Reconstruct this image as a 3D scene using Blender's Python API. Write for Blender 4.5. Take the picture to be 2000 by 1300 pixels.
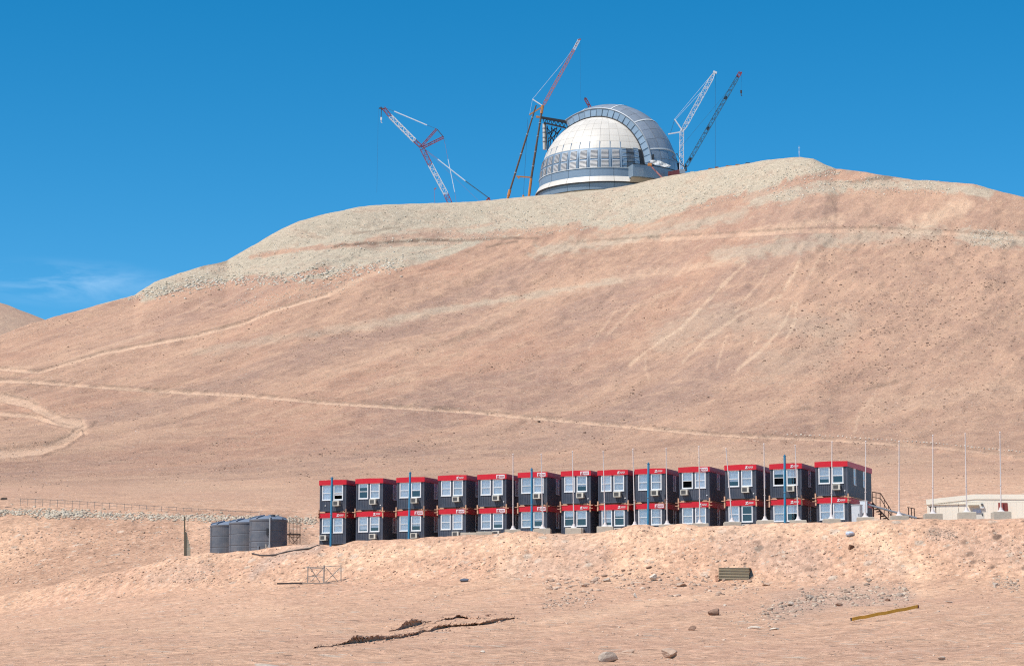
import bpy, bmesh, math, random
import numpy as np
from mathutils import Vector, Matrix

for o in list(bpy.data.objects): bpy.data.objects.remove(o, do_unlink=True)
scene = bpy.context.scene
COL = scene.collection
R = math.radians
random.seed(7)
RNG = np.random.default_rng(11)

# ------------------------------------------------------------------ camera
F = 4500.0                       # focal length in pixels of a 2000 px wide frame
PITCH = math.atan(635.0 / F)     # camera looks up at the summit
SP, CP = math.sin(PITCH), math.cos(PITCH)
cam_d = bpy.data.cameras.new('camera'); cam = bpy.data.objects.new('camera', cam_d); COL.objects.link(cam)
cam_d.sensor_fit = 'HORIZONTAL'; cam_d.sensor_width = 36.0; cam_d.lens = 36.0 * F / 2000.0
cam_d.clip_start = 0.5; cam_d.clip_end = 60000
cam.location = (0, 0, 0); cam.rotation_euler = (math.pi / 2 + PITCH, 0, 0)
scene.camera = cam

# ------------------------------------------------------------------ sky and sun
SUN_EL, SUN_AZ = R(57), R(238)   # azimuth clockwise from +Y (view direction)
world = bpy.data.worlds.new('World'); scene.world = world; world.use_nodes = True
nt = world.node_tree; N = nt.nodes; L = nt.links
N.clear()
wout = N.new('ShaderNodeOutputWorld'); bg = N.new('ShaderNodeBackground'); sky = N.new('ShaderNodeTexSky')
sky.sky_type = 'NISHITA'; sky.sun_disc = False; sky.sun_elevation = SUN_EL; sky.sun_rotation = SUN_AZ
sky.altitude = 3000; sky.air_density = 1.0; sky.dust_density = 0.3; sky.ozone_density = 3.0
hsv = N.new('ShaderNodeHueSaturation'); hsv.inputs['Saturation'].default_value = 1.40; hsv.inputs['Hue'].default_value = 0.487
hsv.inputs['Value'].default_value = 1.0
L.new(sky.outputs[0], hsv.inputs['Color'])
# thin cirrus: a wisp low over the far ridge, stretched along the horizon
geo = N.new('ShaderNodeTexCoord')
mp = N.new('ShaderNodeMapping'); mp.inputs['Scale'].default_value = (16, 16, 70); mp.inputs['Rotation'].default_value = (0, R(14), 0)
L.new(geo.outputs['Generated'], mp.inputs['Vector'])
cn = N.new('ShaderNodeTexNoise'); cn.inputs['Scale'].default_value = 1.0; cn.inputs['Detail'].default_value = 8; cn.inputs['Roughness'].default_value = 0.62
cn.inputs['Distortion'].default_value = 0.6
L.new(mp.outputs[0], cn.inputs['Vector'])
cr = N.new('ShaderNodeMapRange'); cr.inputs['From Min'].default_value = 0.42; cr.inputs['From Max'].default_value = 0.85
L.new(cn.outputs['Fac'], cr.inputs['Value'])
vd = N.new('ShaderNodeVectorMath'); vd.operation = 'SUBTRACT'
def pdir(px, py):
    a = (px - 1000) / F; b = (650 - py) / F
    return Vector((a, CP - b * SP, SP + b * CP))
vd.inputs[1].default_value = pdir(130, 552).normalized()
L.new(geo.outputs['Generated'], vd.inputs[0])
vs = N.new('ShaderNodeVectorMath'); vs.operation = 'MULTIPLY'; vs.inputs[1].default_value = (1 / 0.045, 0, 1 / 0.0095)
L.new(vd.outputs[0], vs.inputs[0])
vl = N.new('ShaderNodeVectorMath'); vl.operation = 'LENGTH'; L.new(vs.outputs[0], vl.inputs[0])
cm = N.new('ShaderNodeMapRange'); cm.interpolation_type = 'SMOOTHSTEP'
cm.inputs['From Min'].default_value = 0.1; cm.inputs['From Max'].default_value = 1.25; cm.inputs['To Min'].default_value = 1; cm.inputs['To Max'].default_value = 0
L.new(vl.outputs['Value'], cm.inputs['Value'])
ca = N.new('ShaderNodeMath'); ca.operation = 'MULTIPLY'; L.new(cr.outputs[0], ca.inputs[0]); L.new(cm.outputs[0], ca.inputs[1])
cb = N.new('ShaderNodeMath'); cb.operation = 'MULTIPLY'; cb.inputs[1].default_value = 0.5; L.new(ca.outputs[0], cb.inputs[0])
cmix = N.new('ShaderNodeMix'); cmix.data_type = 'RGBA'
L.new(cb.outputs[0], cmix.inputs['Factor']); L.new(hsv.outputs[0], cmix.inputs['A']); cmix.inputs['B'].default_value = (6.0, 7.6, 9.0, 1)
L.new(cmix.outputs['Result'], bg.inputs['Color']); bg.inputs['Strength'].default_value = 0.108
L.new(bg.outputs[0], wout.inputs[0])

sun_d = bpy.data.lights.new('sun', 'SUN'); sun = bpy.data.objects.new('sun', sun_d); COL.objects.link(sun)
sun_d.energy = 4.0; sun_d.angle = R(0.53); sun_d.color = (1.0, 0.955, 0.89)
sv = Vector((math.sin(SUN_AZ) * math.cos(SUN_EL), math.cos(SUN_AZ) * math.cos(SUN_EL), math.sin(SUN_EL)))
sun.rotation_euler = sv.to_track_quat('Z', 'Y').to_euler(); sun.location = (0, 0, 400)
scene.view_settings.view_transform = 'Standard'; scene.view_settings.look = 'None'
scene.view_settings.gamma = 1.0; scene.view_settings.use_curve_mapping = False
scene.view_settings.exposure = 0.42
scene.render.engine = 'CYCLES'; scene.cycles.use_denoising = False; scene.cycles.filter_width = 1.15   # keep the grain of the stony ground

# ------------------------------------------------------------------ helpers
def P(px, py, d):
    """the world point that stands d metres ahead in the direction of a photo pixel"""
    v = pdir(px, py); return v * (d / v.y)

def tag(o, label=None, cat=None, group=None, kind=None):
    if label: o['label'] = label
    if cat: o['category'] = cat
    if group: o['group'] = group
    if kind: o['kind'] = kind
    return o

def empty(name, loc=(0, 0, 0), rz=0.0):
    o = bpy.data.objects.new(name, None); COL.objects.link(o); o.location = loc; o.rotation_euler = (0, 0, rz)
    o.empty_display_size = 0.3
    return o

def link_mesh(name, me, mat=None, parent=None):
    o = bpy.data.objects.new(name, me); COL.objects.link(o)
    if mat and not me.materials: me.materials.append(mat)
    if parent: o.parent = parent
    return o

class MB:
    def __init__(s): s.v = []; s.f = []
    def add(s, vs, fs):
        b = len(s.v); s.v += [tuple(p) for p in vs]; s.f += [tuple(b + i for i in f) for f in fs]; return s
    def box(s, x0, x1, y0, y1, z0, z1):
        return s.add([(x0, y0, z0), (x1, y0, z0), (x1, y1, z0), (x0, y1, z0), (x0, y0, z1), (x1, y0, z1), (x1, y1, z1), (x0, y1, z1)],
                     [(0, 3, 2, 1), (4, 5, 6, 7), (0, 1, 5, 4), (1, 2, 6, 5), (2, 3, 7, 6), (3, 0, 4, 7)])
    def bar(s, p, q, r, n=4, r2=None, cap=True):
        p = Vector(p); q = Vector(q); d = (q - p)
        if d.length < 1e-6: return s
        d.normalize(); up = Vector((0, 0, 1)) if abs(d.z) < 0.9 else Vector((1, 0, 0))
        a = d.cross(up).normalized(); b = d.cross(a).normalized(); r2 = r if r2 is None else r2
        vs = []
        off = math.pi / n
        for k in range(n):
            t = off + 2 * math.pi * k / n; vs.append(p + (a * math.cos(t) + b * math.sin(t)) * r)
        for k in range(n):
            t = off + 2 * math.pi * k / n; vs.append(q + (a * math.cos(t) + b * math.sin(t)) * r2)
        fs = [(k, (k + 1) % n, n + (k + 1) % n, n + k) for k in range(n)]
        if cap: fs += [tuple(range(n - 1, -1, -1)), tuple(range(n, 2 * n))]
        return s.add(vs, fs)
    def path(s, pts, r, n=5):
        for a, b in zip(pts[:-1], pts[1:]): s.bar(a, b, r, n)
        return s
    def lathe(s, prof, n=32, x=0, y=0):
        vs = []; fs = []
        for (r, z) in prof:
            for k in range(n):
                t = 2 * math.pi * k / n; vs.append((x + r * math.cos(t), y + r * math.sin(t), z))
        for i in range(len(prof) - 1):
            for k in range(n):
                a = i * n + k; b = i * n + (k + 1) % n; fs.append((a, b, b + n, a + n))
        return s.add(vs, fs)
    def mesh(s, name, smooth=False):
        me = bpy.data.meshes.new(name); me.from_pydata(s.v, [], s.f)
        bm = bmesh.new(); bm.from_mesh(me); bmesh.ops.recalc_face_normals(bm, faces=bm.faces); bm.to_mesh(me); bm.free()
        if smooth: me.shade_smooth()
        me.update(); return me
    def build(s, name, mat, parent=None, smooth=False):
        me = s.mesh(name, smooth); me.materials.append(mat); return link_mesh(name, me, None, parent)

def child(name, me, parent, loc=(0, 0, 0), rot=(0, 0, 0), scale=(1, 1, 1)):
    o = bpy.data.objects.new(name, me); COL.objects.link(o); o.parent = parent
    o.location = loc; o.rotation_euler = rot; o.scale = scale; return o

MATS = {}
def mat(name, col, rough=0.6, metal=0.0, var=0.10, scale=3.0, bump=0.0, objvar=0.0, spec=0.4, dust=0.0):
    """principled paint with noise wear; objvar shifts the value a little from object to object"""
    if name in MATS: return MATS[name]
    m = bpy.data.materials.new(name); m.use_nodes = True; t = m.node_tree; n = t.nodes; l = t.links
    b = n['Principled BSDF']; b.inputs['Roughness'].default_value = rough; b.inputs['Metallic'].default_value = metal
    b.inputs['Specular IOR Level'].default_value = spec
    tc = n.new('ShaderNodeTexCoord'); no = n.new('ShaderNodeTexNoise'); no.inputs['Scale'].default_value = scale
    no.inputs['Detail'].default_value = 6; no.inputs['Roughness'].default_value = 0.65
    l.new(tc.outputs['Object'], no.inputs['Vector'])
    mr = n.new('ShaderNodeMapRange'); mr.inputs['From Min'].default_value = 0.25; mr.inputs['From Max'].default_value = 0.75
    mr.inputs['To Min'].default_value = 1 - var; mr.inputs['To Max'].default_value = 1 + var
    l.new(no.outputs['Fac'], mr.inputs['Value'])
    val = mr.outputs[0]
    if objvar:
        oi = n.new('ShaderNodeObjectInfo'); m2 = n.new('ShaderNodeMapRange')
        m2.inputs['To Min'].default_value = 1 - objvar; m2.inputs['To Max'].default_value = 1 + objvar
        l.new(oi.outputs['Random'], m2.inputs['Value'])
        mu = n.new('ShaderNodeMath'); mu.operation = 'MULTIPLY'; l.new(val, mu.inputs[0]); l.new(m2.outputs[0], mu.inputs[1]); val = mu.outputs[0]
    vm = n.new('ShaderNodeVectorMath'); vm.operation = 'SCALE'; vm.inputs[0].default_value = col[:3]; l.new(val, vm.inputs['Scale'])
    out = vm.outputs[0]
    if dust:
        n2 = n.new('ShaderNodeTexNoise'); n2.inputs['Scale'].default_value = scale * 0.5; n2.inputs['Detail'].default_value = 8; n2.inputs['Roughness'].default_value = 0.7
        l.new(tc.outputs['Object'], n2.inputs['Vector'])
        m3 = n.new('ShaderNodeMapRange'); m3.inputs['From Min'].default_value = 0.42; m3.inputs['From Max'].default_value = 0.8; m3.inputs['To Max'].default_value = dust
        l.new(n2.outputs['Fac'], m3.inputs['Value'])
        mx = n.new('ShaderNodeMix'); mx.data_type = 'RGBA'; l.new(m3.outputs[0], mx.inputs['Factor']); l.new(out, mx.inputs['A'])
        mx.inputs['B'].default_value = (0.42, 0.29, 0.20, 1); out = mx.outputs['Result']
    l.new(out, b.inputs['Base Color'])
    if bump:
        bp = n.new('ShaderNodeBump'); bp.inputs['Strength'].default_value = bump; bp.inputs['Distance'].default_value = 0.05
        l.new(no.outputs['Fac'], bp.inputs['Height']); l.new(bp.outputs[0], b.inputs['Normal'])
    MATS[name] = m; return m

# ------------------------------------------------------------------ numpy noise
def vnoise(x, y, seed=0):
    xi = np.floor(x).astype(np.int64); yi = np.floor(y).astype(np.int64); fx = x - xi; fy = y - yi
    fx = fx * fx * fx * (fx * (fx * 6 - 15) + 10); fy = fy * fy * fy * (fy * (fy * 6 - 15) + 10)
    def h(a, b):
        k = (a * 374761393 + b * 668265263 + seed * 144665) & 0x7fffffff
        k = ((k ^ (k >> 13)) * 1274126177) & 0x7fffffff
        k = (k ^ (k >> 16)) & 0xffff
        return k / 32767.5 - 1.0
    a = h(xi, yi); b = h(xi + 1, yi); c = h(xi, yi + 1); d = h(xi + 1, yi + 1)
    return (a * (1 - fx) + b * fx) * (1 - fy) + (c * (1 - fx) + d * fx) * fy
def fbm(x, y, oct=4, seed=0, gain=0.5):
    s = 0; a = 1.0; t = 0
    for o in range(oct):
        s = s + a * vnoise(x * 2 ** o + 17.3 * o, y * 2 ** o - 9.1 * o, seed + o * 31); t += a; a *= gain
    return s / t
def sstep(a, b, x):
    t = np.clip((x - a) / (b - a), 0, 1); return t * t * (3 - 2 * t)
def pline(x, pts):
    p = np.array(pts, float); return np.interp(x, p[:, 0], p[:, 1])

# ------------------------------------------------------------------ terrain
# the land is a height field given by contour guides from the near ground to the far plain
def py2tan(py):
    b = (650 - np.asarray(py, float)) / F; return (SP + b * CP) / (CP - b * SP)
def tan2py(t):
    b = (t * CP - SP) / (CP + t * SP); return 650 - b * F
def u2px(u, tz):
    b = (tz * CP - SP) / (CP + tz * SP); return 1000 + F * u * (CP - b * SP)

SKY_PTS = [(-900, 830), (-400, 745), (0, 657), (60, 634), (100, 623), (160, 605), (260, 578), (300, 553), (350, 535), (395, 521), (440, 511), (520, 464),
           (582, 433), (640, 418), (700, 406), (750, 401), (800, 400), (880, 399), (960, 393), (1040, 385), (1120, 378), (1180, 373), (1240, 363),
           (1300, 348), (1400, 331), (1480, 319), (1540, 311), (1570, 309), (1595, 312), (1620, 324), (1640, 333), (1700, 338), (1750, 348),
           (1800, 354), (1860, 358), (1910, 362), (1940, 371), (2000, 386), (2400, 470), (3000, 620)]
SKY_Y = [(-900, 850), (-400, 950), (0, 1050), (300, 1150), (600, 1250), (900, 1320), (1180, 1335), (1300, 1325), (1570, 1270), (1700, 1240), (2000, 1180), (3000, 1000)]
LIP = [(-900, 1330), (-400, 1240), (0, 1165), (100, 1145), (200, 1125), (300, 1105), (360, 1089), (410, 1085), (480, 1078), (560, 1067), (610, 1061), (625, 1060), (645, 1065),
       (672, 1061), (700, 1054), (800, 1049), (900, 1045), (1000, 1042), (1080, 1043), (1160, 1040), (1200, 1036), (1235, 1028), (1262, 1027), (1290, 1029), (1320, 1023), (1360, 1027), (1400, 1024),
       (1500, 1020), (1600, 1020), (1660, 1020), (1700, 1017), (1800, 1014), (2000, 1013), (2600, 1012)]
BASE = [(-900, 1350), (-400, 1275), (0, 1200), (250, 1168), (540, 1142), (800, 1135), (1000, 1131), (1200, 1132), (1400, 1137), (1600, 1142), (1800, 1132), (2000, 1130), (2600, 1130)]

def row_line(u): return 195.2 / (1 + 0.461 * u)      # front line of the cabin row
pxs = np.concatenate([np.linspace(-900, -120, 50)[:-1], np.arange(-120, 2121, 2.2), np.linspace(2120, 2900, 50)[1:]])
U = (pxs - 1000) / F / (CP)      # nominal columns
PXN = pxs
yr = row_line(U)
lip_y = yr - 5.6
z_of = lambda py, Y: py2tan(py) * Y
PAD = 9.9
lip_z = z_of(pline(PXN, LIP), lip_y)
onpad = sstep(556, 622, PXN); onpad2 = sstep(600, 800, PXN)
def smooth_px(f, sig):
    xs = np.arange(-1500, 3500, 4.0); v = f(xs); k = np.exp(-0.5 * (np.arange(-3 * sig, 3 * sig + 1, 4.0) / sig) ** 2); k /= k.sum()
    h = len(k) // 2
    return np.interp(PXN, xs, np.convolve(np.pad(v, h, 'edge'), k, 'valid')[:len(xs)])
ysk = smooth_px(lambda x: pline(x, SKY_Y), 120); tsk = pline(PXN, SKY_PTS); zsk = z_of(tsk, ysk)
tsm = smooth_px(lambda x: pline(x, SKY_PTS), 130); tsm2 = smooth_px(lambda x: pline(x, SKY_PTS), 45)
g = []
def guide(Y, z, n): g.append((np.broadcast_to(Y, U.shape).astype(float), np.broadcast_to(z, U.shape).astype(float), n))
guide(2.0, -1.9, 6)
guide(25.0, -1.45, 10)
guide(58.0, z_of(1312, 58.0) + 0 * U, 60)
guide(105.0, z_of(pline(PXN, [(-900, 1330), (0, 1250), (600, 1225), (1200, 1215), (2000, 1195), (2900, 1190)]), 105.0), 62)
guide(lip_y - 8.5, z_of(pline(PXN, BASE), lip_y - 8.5), 66)
guide(lip_y, lip_z, 12)
guide(lip_y + 2.0, lip_z + 0.05 + onpad * (np.minimum(PAD - 0.02, lip_z) - lip_z - 0.05), 14)
g6 = z_of(pline(PXN, [(-900, 1260), (-400, 1180), (0, 1112), (200, 1092), (360, 1072), (480, 1060), (600, 1052), (700, 1052)]), yr + 12)
guide(yr + 12, g6 * (1 - onpad) + PAD * onpad, 22)
g7l = z_of(pline(PXN, [(-900, 1010), (-400, 1003), (0, 1008), (200, 1011), (400, 1013), (640, 1019)]), 243.0)
guide(243.0, g7l * (1 - onpad2) + 14.6 * onpad2, 10)
g7b = z_of(pline(PXN, [(-900, 985), (-400, 982), (0, 990), (200, 996), (400, 1001), (640, 1006)]), 254.0)
guide(254.0, g7b * (1 - onpad2) + 16.4 * onpad2, 8)
pyb = smooth_px(lambda x: pline(x, [(-900, 962), (-400, 964), (0, 976), (200, 983), (400, 990), (640, 996), (760, 990), (2000, 968), (2900, 968)]), 60)
guide(264.0, z_of(pyb, 264.0), 56)
for f_, g_, n_ in ((0.10, 0.17, 56), (0.21, 0.34, 110), (0.53, 0.61, 80), (0.76, 0.80, 60), (0.93, 0.945, 26)):
    Y = 264 + (ysk - 264) * g_; w_ = max(0, (f_ - 0.7) / 0.3)
    top_ = np.minimum(tsm, 0.5 * tsm + 0.5 * tsk) * (1 - w_) + np.minimum(tsm2 + 3, tsk + 6) * w_ if f_ < 0.9 else np.maximum(tsm2, tsk)
    guide(Y, z_of(pyb + (top_ - pyb) * f_, Y), n_)
guide(ysk, zsk, 6)
guide(ysk + 14, zsk - 0.4, 8)
guide(ysk + 60, zsk - 5.0, 8)
guide(ysk + 190, zsk - 12.0, 8)
guide(ysk + 600, zsk * 0.45, 8)
guide(3000.0, -20.0, 5)
guide(9000.0, -60.0, 2)
guide(30000.0, -90.0, 1)

def pchip_rows(g):
    Yk = np.stack([a for a, _, _ in g]); Zk = np.stack([b for _, b, _ in g])
    h = np.diff(Yk, axis=0); dl = np.diff(Zk, axis=0) / h
    m = np.zeros_like(Zk); m[0] = dl[0]; m[-1] = dl[-1]
    w1 = 2 * h[1:] + h[:-1]; w2 = h[1:] + 2 * h[:-1]
    same = dl[1:] * dl[:-1] > 0
    with np.errstate(divide='ignore', invalid='ignore'):
        hm = (w1 + w2) / (w1 / dl[:-1] + w2 / dl[1:])
    m[1:-1] = np.where(same, hm, 0)
    RY = []; RZ = []; RG = []
    for i in range(len(g) - 1):
        n = g[i][2]
        for k in range(n):
            t = k / n
            RY.append(Yk[i] + h[i] * t)
            h00 = 2 * t ** 3 - 3 * t * t + 1; h10 = t ** 3 - 2 * t * t + t; h01 = -2 * t ** 3 + 3 * t * t; h11 = t ** 3 - t * t
            RZ.append(h00 * Zk[i] + h10 * h[i] * m[i] + h01 * Zk[i + 1] + h11 * h[i] * m[i + 1]); RG.append(i + t)
    RY.append(Yk[-1]); RZ.append(Zk[-1]); RG.append(len(g) - 1)
    return np.array(RY), np.array(RZ), np.array(RG)
TY, TZ, TG = pchip_rows(g)
TU = np.broadcast_to(U, TY.shape)
TX = TU * TY
GI = np.broadcast_to(TG[:, None], TY.shape)
# relief: broad swells on the mountain running downslope, small lumps near by
az = R(20); ca_, sa_ = math.cos(az), math.sin(az)
A_ = TX * ca_ - TY * sa_; B_ = TX * sa_ + TY * ca_          # across and along the fall line
hillw = sstep(10.3, 12.0, GI) * (1 - sstep(14.3, 15.8, GI))
hs = np.clip(TY / 900.0, 0.2, 1.4)
dz = hillw * hs * (2.6 * fbm(A_ / 60, B_ / 190, 3, 3) + 1.1 * fbm(A_ / 16, B_ / 60, 4, 9) + 0.45 * fbm(A_ / 4.5, B_ / 12, 3, 15) - 2.0 * np.abs(fbm(A_ / 22 + 0.4 * fbm(TX / 40, TY / 40, 2, 8), B_ / 150, 4, 19)) - 0.85 * np.abs(fbm(A_ / 7, B_ / 50, 3, 23)))
crest = sstep(13.5, 15.5, GI) * (1 - sstep(16.5, 18, GI))
dz += crest * 0.5 * fbm(TX / 9, TY / 9, 3, 22)
nearw = (1 - sstep(5.2, 6.1, GI)) * sstep(1.2, 2.2, GI)
dz += nearw * (0.24 * fbm(TX / 9, TY / 16, 3, 41) + 0.03 * fbm(TX / 1.3, TY / 2.2, 3, 47))
bankw = sstep(4.0, 4.35, GI) * (1 - sstep(4.9, 5.0, GI))
dz += bankw * (0.40 * fbm(TX / 4.5, TY / 9, 3, 51) - 0.16 * np.abs(fbm(TX / 1.6, TY / 12, 2, 52)) + 0.05 * fbm(TX / 0.9, TY / 2.5, 3, 53))
dz += nearw * 0.10 * fbm(A_ / 1.3, B_ / 22, 3, 57)
leftw = sstep(5.0, 6.4, GI) * (1 - sstep(9.6, 10.4, GI)) * (1 - np.broadcast_to(onpad, TY.shape))
dz += leftw * (0.32 * fbm(TX / 5, TY / 8, 4, 61) + 0.16 * fbm(TX / 1.6, TY / 3, 3, 63))
TZ = TZ + dz
TT = TZ / TY
ENV = np.maximum.accumulate(TT, axis=0)
NR, NC = TY.shape

def ground_z(x, y):
    u = x / y; c = np.interp(u, U, np.arange(NC)); c0 = int(min(max(math.floor(c), 0), NC - 2)); t = c - c0
    return float((1 - t) * np.interp(y, TY[:, c0], TZ[:, c0]) + t * np.interp(y, TY[:, c0 + 1], TZ[:, c0 + 1]))
def ground_at(px, py):
    """the first land met when looking at a photo pixel"""
    v = pdir(px, py); u = v.x / v.y; tz = v.z / v.y
    c = int(round(np.interp(u, U, np.arange(NC))))
    k = int(np.searchsorted(ENV[:, c], tz))
    k = min(max(k, 1), NR - 1)
    a, b = TT[k - 1, c], TT[k, c]; s = 0.5 if abs(b - a) < 1e-9 else min(max((tz - a) / (b - a), 0), 1)
    Y = TY[k - 1, c] + s * (TY[k, c] - TY[k - 1, c])
    return Vector((u * Y, Y, TZ[k - 1, c] + s * (TZ[k, c] - TZ[k - 1, c])))

# ---- soil masks and painted shade above the roads, kept on the vertices
VPY = tan2py(TT); VPX = u2px(TU, TT)
def seg_dist(poly, pad):
    pts = np.array(poly, float)
    out = np.full(TY.shape, 1e3, np.float32)
    x0, y0 = pts.min(0) - pad; x1, y1 = pts.max(0) + pad
    idx = np.nonzero((VPX > x0) & (VPX < x1) & (VPY > y0) & (VPY < y1) & (GI < 16.0))
    px = VPX[idx]; py = VPY[idx]; d = np.full(px.shape, 1e3)
    for a, b in zip(pts[:-1], pts[1:]):
        ab = b - a; t = np.clip(((px - a[0]) * ab[0] + (py - a[1]) * ab[1]) / (ab @ ab), 0, 1)
        d = np.minimum(d, np.hypot(px - a[0] - t * ab[0], py - a[1] - t * ab[1]))
    out[idx] = d; return out
hillsel = GI > 9.5
wob = fbm(TX / 14, TY / 30, 3, 71); wob2 = fbm(TX / 4, TY / 9, 3, 77)
def band(poly, w, soft=0.5, sel=hillsel, wb=0.5):
    d = seg_dist(poly, w * 4 + 10) + wb * w * wob2
    return np.where(sel, 1 - sstep(w * (1 - soft), w * (1 + soft), d), 0)
road = np.zeros(TY.shape)
ROADS = [([(-300, 742), (0, 744), (60, 745), (250, 760), (480, 772), (640, 787), (900, 803), (1150, 826), (1400, 849), (1650, 861), (1830, 874), (2000, 892), (2300, 925)], 4.0),
         ([(-200, 728), (0, 720), (75, 727), (200, 690), (380, 656), (480, 630), (530, 608), (640, 576)], 3.6),
         ([(-200, 895), (0, 886), (80, 880), (130, 860), (162, 838), (158, 826), (128, 824), (90, 806), (55, 788), (0, 776)], 9.0),
         ([(0, 808), (60, 812), (100, 824), (140, 833)], 4.5),
         ([(1110, 478), (1250, 469), (1400, 461), (1560, 451), (1700, 449), (1850, 456), (2000, 466), (2200, 480)], 5.0)]
for pl, w in ROADS: road = np.maximum(road, band(pl, w, 0.55))
road_hard = road.copy()
road = road * np.where(VPY < 500, 0.55 + 0.3 * wob, 1.0)
ruts = np.minimum(seg_dist([(-200, 893), (0, 884), (80, 877), (128, 857), (150, 838)], 20), seg_dist([(80, 886), (140, 864), (170, 838), (160, 822)], 20))
pale = np.zeros(TY.shape)
for pl, w, s in (([(640, 576), (720, 538), (800, 512)], 4, 0.6),
                 ([(690, 642), (850, 607), (950, 592), (1080, 570), (1200, 545), (1300, 530), (1450, 505)], 8, 0.55),
                 ([(1455, 515), (1420, 548), (1380, 590), (1330, 640), (1270, 680), (1230, 712)], 2.6, 0.9), ([(1562, 508), (1550, 535), (1532, 565)], 3.2, 1.0),
                 ([(1550, 592), (1530, 632), (1508, 662), (1480, 690), (1440, 722)], 2.8, 0.9), ([(1502, 520), (1490, 545), (1450, 590), (1420, 630)], 2.2, 0.6),
                 ([(1525, 578), (1450, 612), (1380, 660), (1335, 705)], 3.0, 0.75), ([(1556, 590), (1552, 630), (1535, 662)], 2.4, 0.8),
                 ([(1420, 655), (1408, 690), (1400, 720)], 2.4, 0.6), ([(1480, 655), (1462, 700), (1440, 726)], 2.2, 0.6), ([(1600, 505), (1575, 545)], 2.4, 0.5),
                 ([(1330, 560), (1240, 600), (1180, 660)], 2.0, 0.5), ([(1300, 570), (1200, 610), (1150, 680)], 2.0, 0.45), ([(1262, 690), (1260, 720), (1268, 745)], 1.8, 0.5),
                 ([(1710, 770), (1680, 805), (1668, 845)], 2.6, 0.6), ([(1880, 405), (1830, 425), (1790, 440)], 15, 0.8), ([(1640, 430), (1560, 440), (1450, 456)], 8, 0.6),
                 ([(300, 650), (200, 680), (100, 716)], 3, 0.4), ([(1100, 560), (1000, 600), (900, 660), (760, 740)], 7, 0.35), ([(1000, 640), (900, 690), (720, 765)], 8, 0.3),
                 ([(620, 740), (760, 690), (950, 620)], 6, 0.25), ([(250, 962), (400, 950), (560, 962)], 14, 0.5), ([(1700, 800), (1850, 770), (2000, 760)], 16, 0.35),
                 ([(60, 716), (20, 718)], 3, 0.5), ([(215, 758), (380, 770), (460, 775)], 3, 0.7), ([(300, 800), (340, 830)], 8, 0.2), ([(1350, 880), (1600, 905), (1800, 890)], 16, 0.35)):
    pale = np.maximum(pale, s * band(pl, w, 0.8, wb=0.9))
# grey broken rock tipped over the upper slope
lowE = pline(VPX, [(200, 588), (260, 582), (330, 572), (400, 556), (450, 546), (540, 545), (620, 535), (740, 521), (800, 508), (850, 494), (930, 470), (1010, 462), (1100, 452), (1180, 442),
                   (1260, 428), (1350, 408), (1450, 384), (1560, 352), (1640, 334), (1700, 300)])
scree = sstep(-5, 4, lowE - VPY + 9 * wob + 6 * wob2 + 20 * fbm(A_ / 8, B_ / 120, 3, 73)) * (VPX > 195) * (VPX < 1690)
lowB = seg_dist([(1470, 392), (1600, 368), (1700, 358), (1800, 362), (1930, 372)], 60) + 12 * wob2
scree = np.maximum(scree, 0.85 * (1 - sstep(6, 15, lowB)))
for pl, w, s in (([(1050, 492), (1180, 470), (1300, 445), (1450, 415)], 12, 0.65), ([(1400, 498), (1560, 478), (1700, 462), (1830, 452)], 13, 0.55), ([(1880, 462), (1960, 468), (2080, 472)], 13, 0.7),
                 ([(760, 624), (850, 606), (950, 592), (1100, 566), (1210, 545)], 5, 0.5), ([(830, 615), (700, 640), (520, 662), (380, 690)], 7, 0.3), ([(1300, 660), (1420, 620), (1600, 640)], 26, 0.25),
                 ([(1500, 720), (1600, 700), (1650, 640)], 26, 0.2)):
    scree = np.maximum(scree, s * band(pl, w, 0.7, wb=1.1))
for pl, w, s in (([(490, 502), (560, 490), (640, 481), (700, 476)], 4, 0.9), ([(720, 470), (820, 458), (930, 462), (1050, 452), (1130, 440)], 7, 0.8), ([(780, 452), (900, 447), (960, 438)], 3, 0.5), ([(1150, 470), (1300, 440), (1440, 408)], 4, 0.6),
                 ([(1360, 425), (1500, 372), (1580, 345), (1625, 337)], 6, 0.7), ([(650, 482), (740, 478), (900, 474)], 4, 0.6)):
    scree *= 1 - s * band(pl, w, 0.6, wb=0.9)
scree = np.where(hillsel & (GI < 17.5), scree, 0)
dark = np.zeros(TY.shape)
for pl, w, s in (([(655, 480), (740, 474), (830, 469), (905, 470)], 2.5, 0.9), ([(905, 470), (1000, 464), (1050, 466)], 2.0, 0.6), ([(950, 482), (1010, 472)], 2, 0.7), ([(395, 520), (440, 512)], 4, 0.6), ([(690, 456), (780, 444)], 2, 0.5), ([(1660, 356), (1740, 345)], 4, 0.7),
                 ([(55, 752), (330, 762)], 1.5, 0.35), ([(150, 842), (180, 832), (186, 824)], 2, 0.5), ([(1690, 760), (1750, 745)], 4, 0.45), ([(1540, 802), (1580, 796)], 3, 0.45),
                 ([(1400, 464), (1600, 455)], 1.2, 0.25), ([(600, 774), (760, 786)], 1.3, 0.3)):
    dark = np.maximum(dark, s * band(pl, w, 0.8, wb=1.2))
red = hillw * sstep(-0.1, 0.45, fbm(A_ / 70, B_ / 260, 3, 91)) * 0.8
for pl, w, s in (([(600, 545), (760, 530), (900, 520)], 14, 0.6), ([(1480, 350), (1600, 352), (1700, 350)], 8, 0.6), ([(1600, 720), (1680, 690)], 30, 0.5)):
    red = np.maximum(red, s * band(pl, w, 0.9, wb=1.0))
mauve = hillw * sstep(0.0, 0.5, fbm(A_ / 34, B_ / 240, 4, 97))
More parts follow.
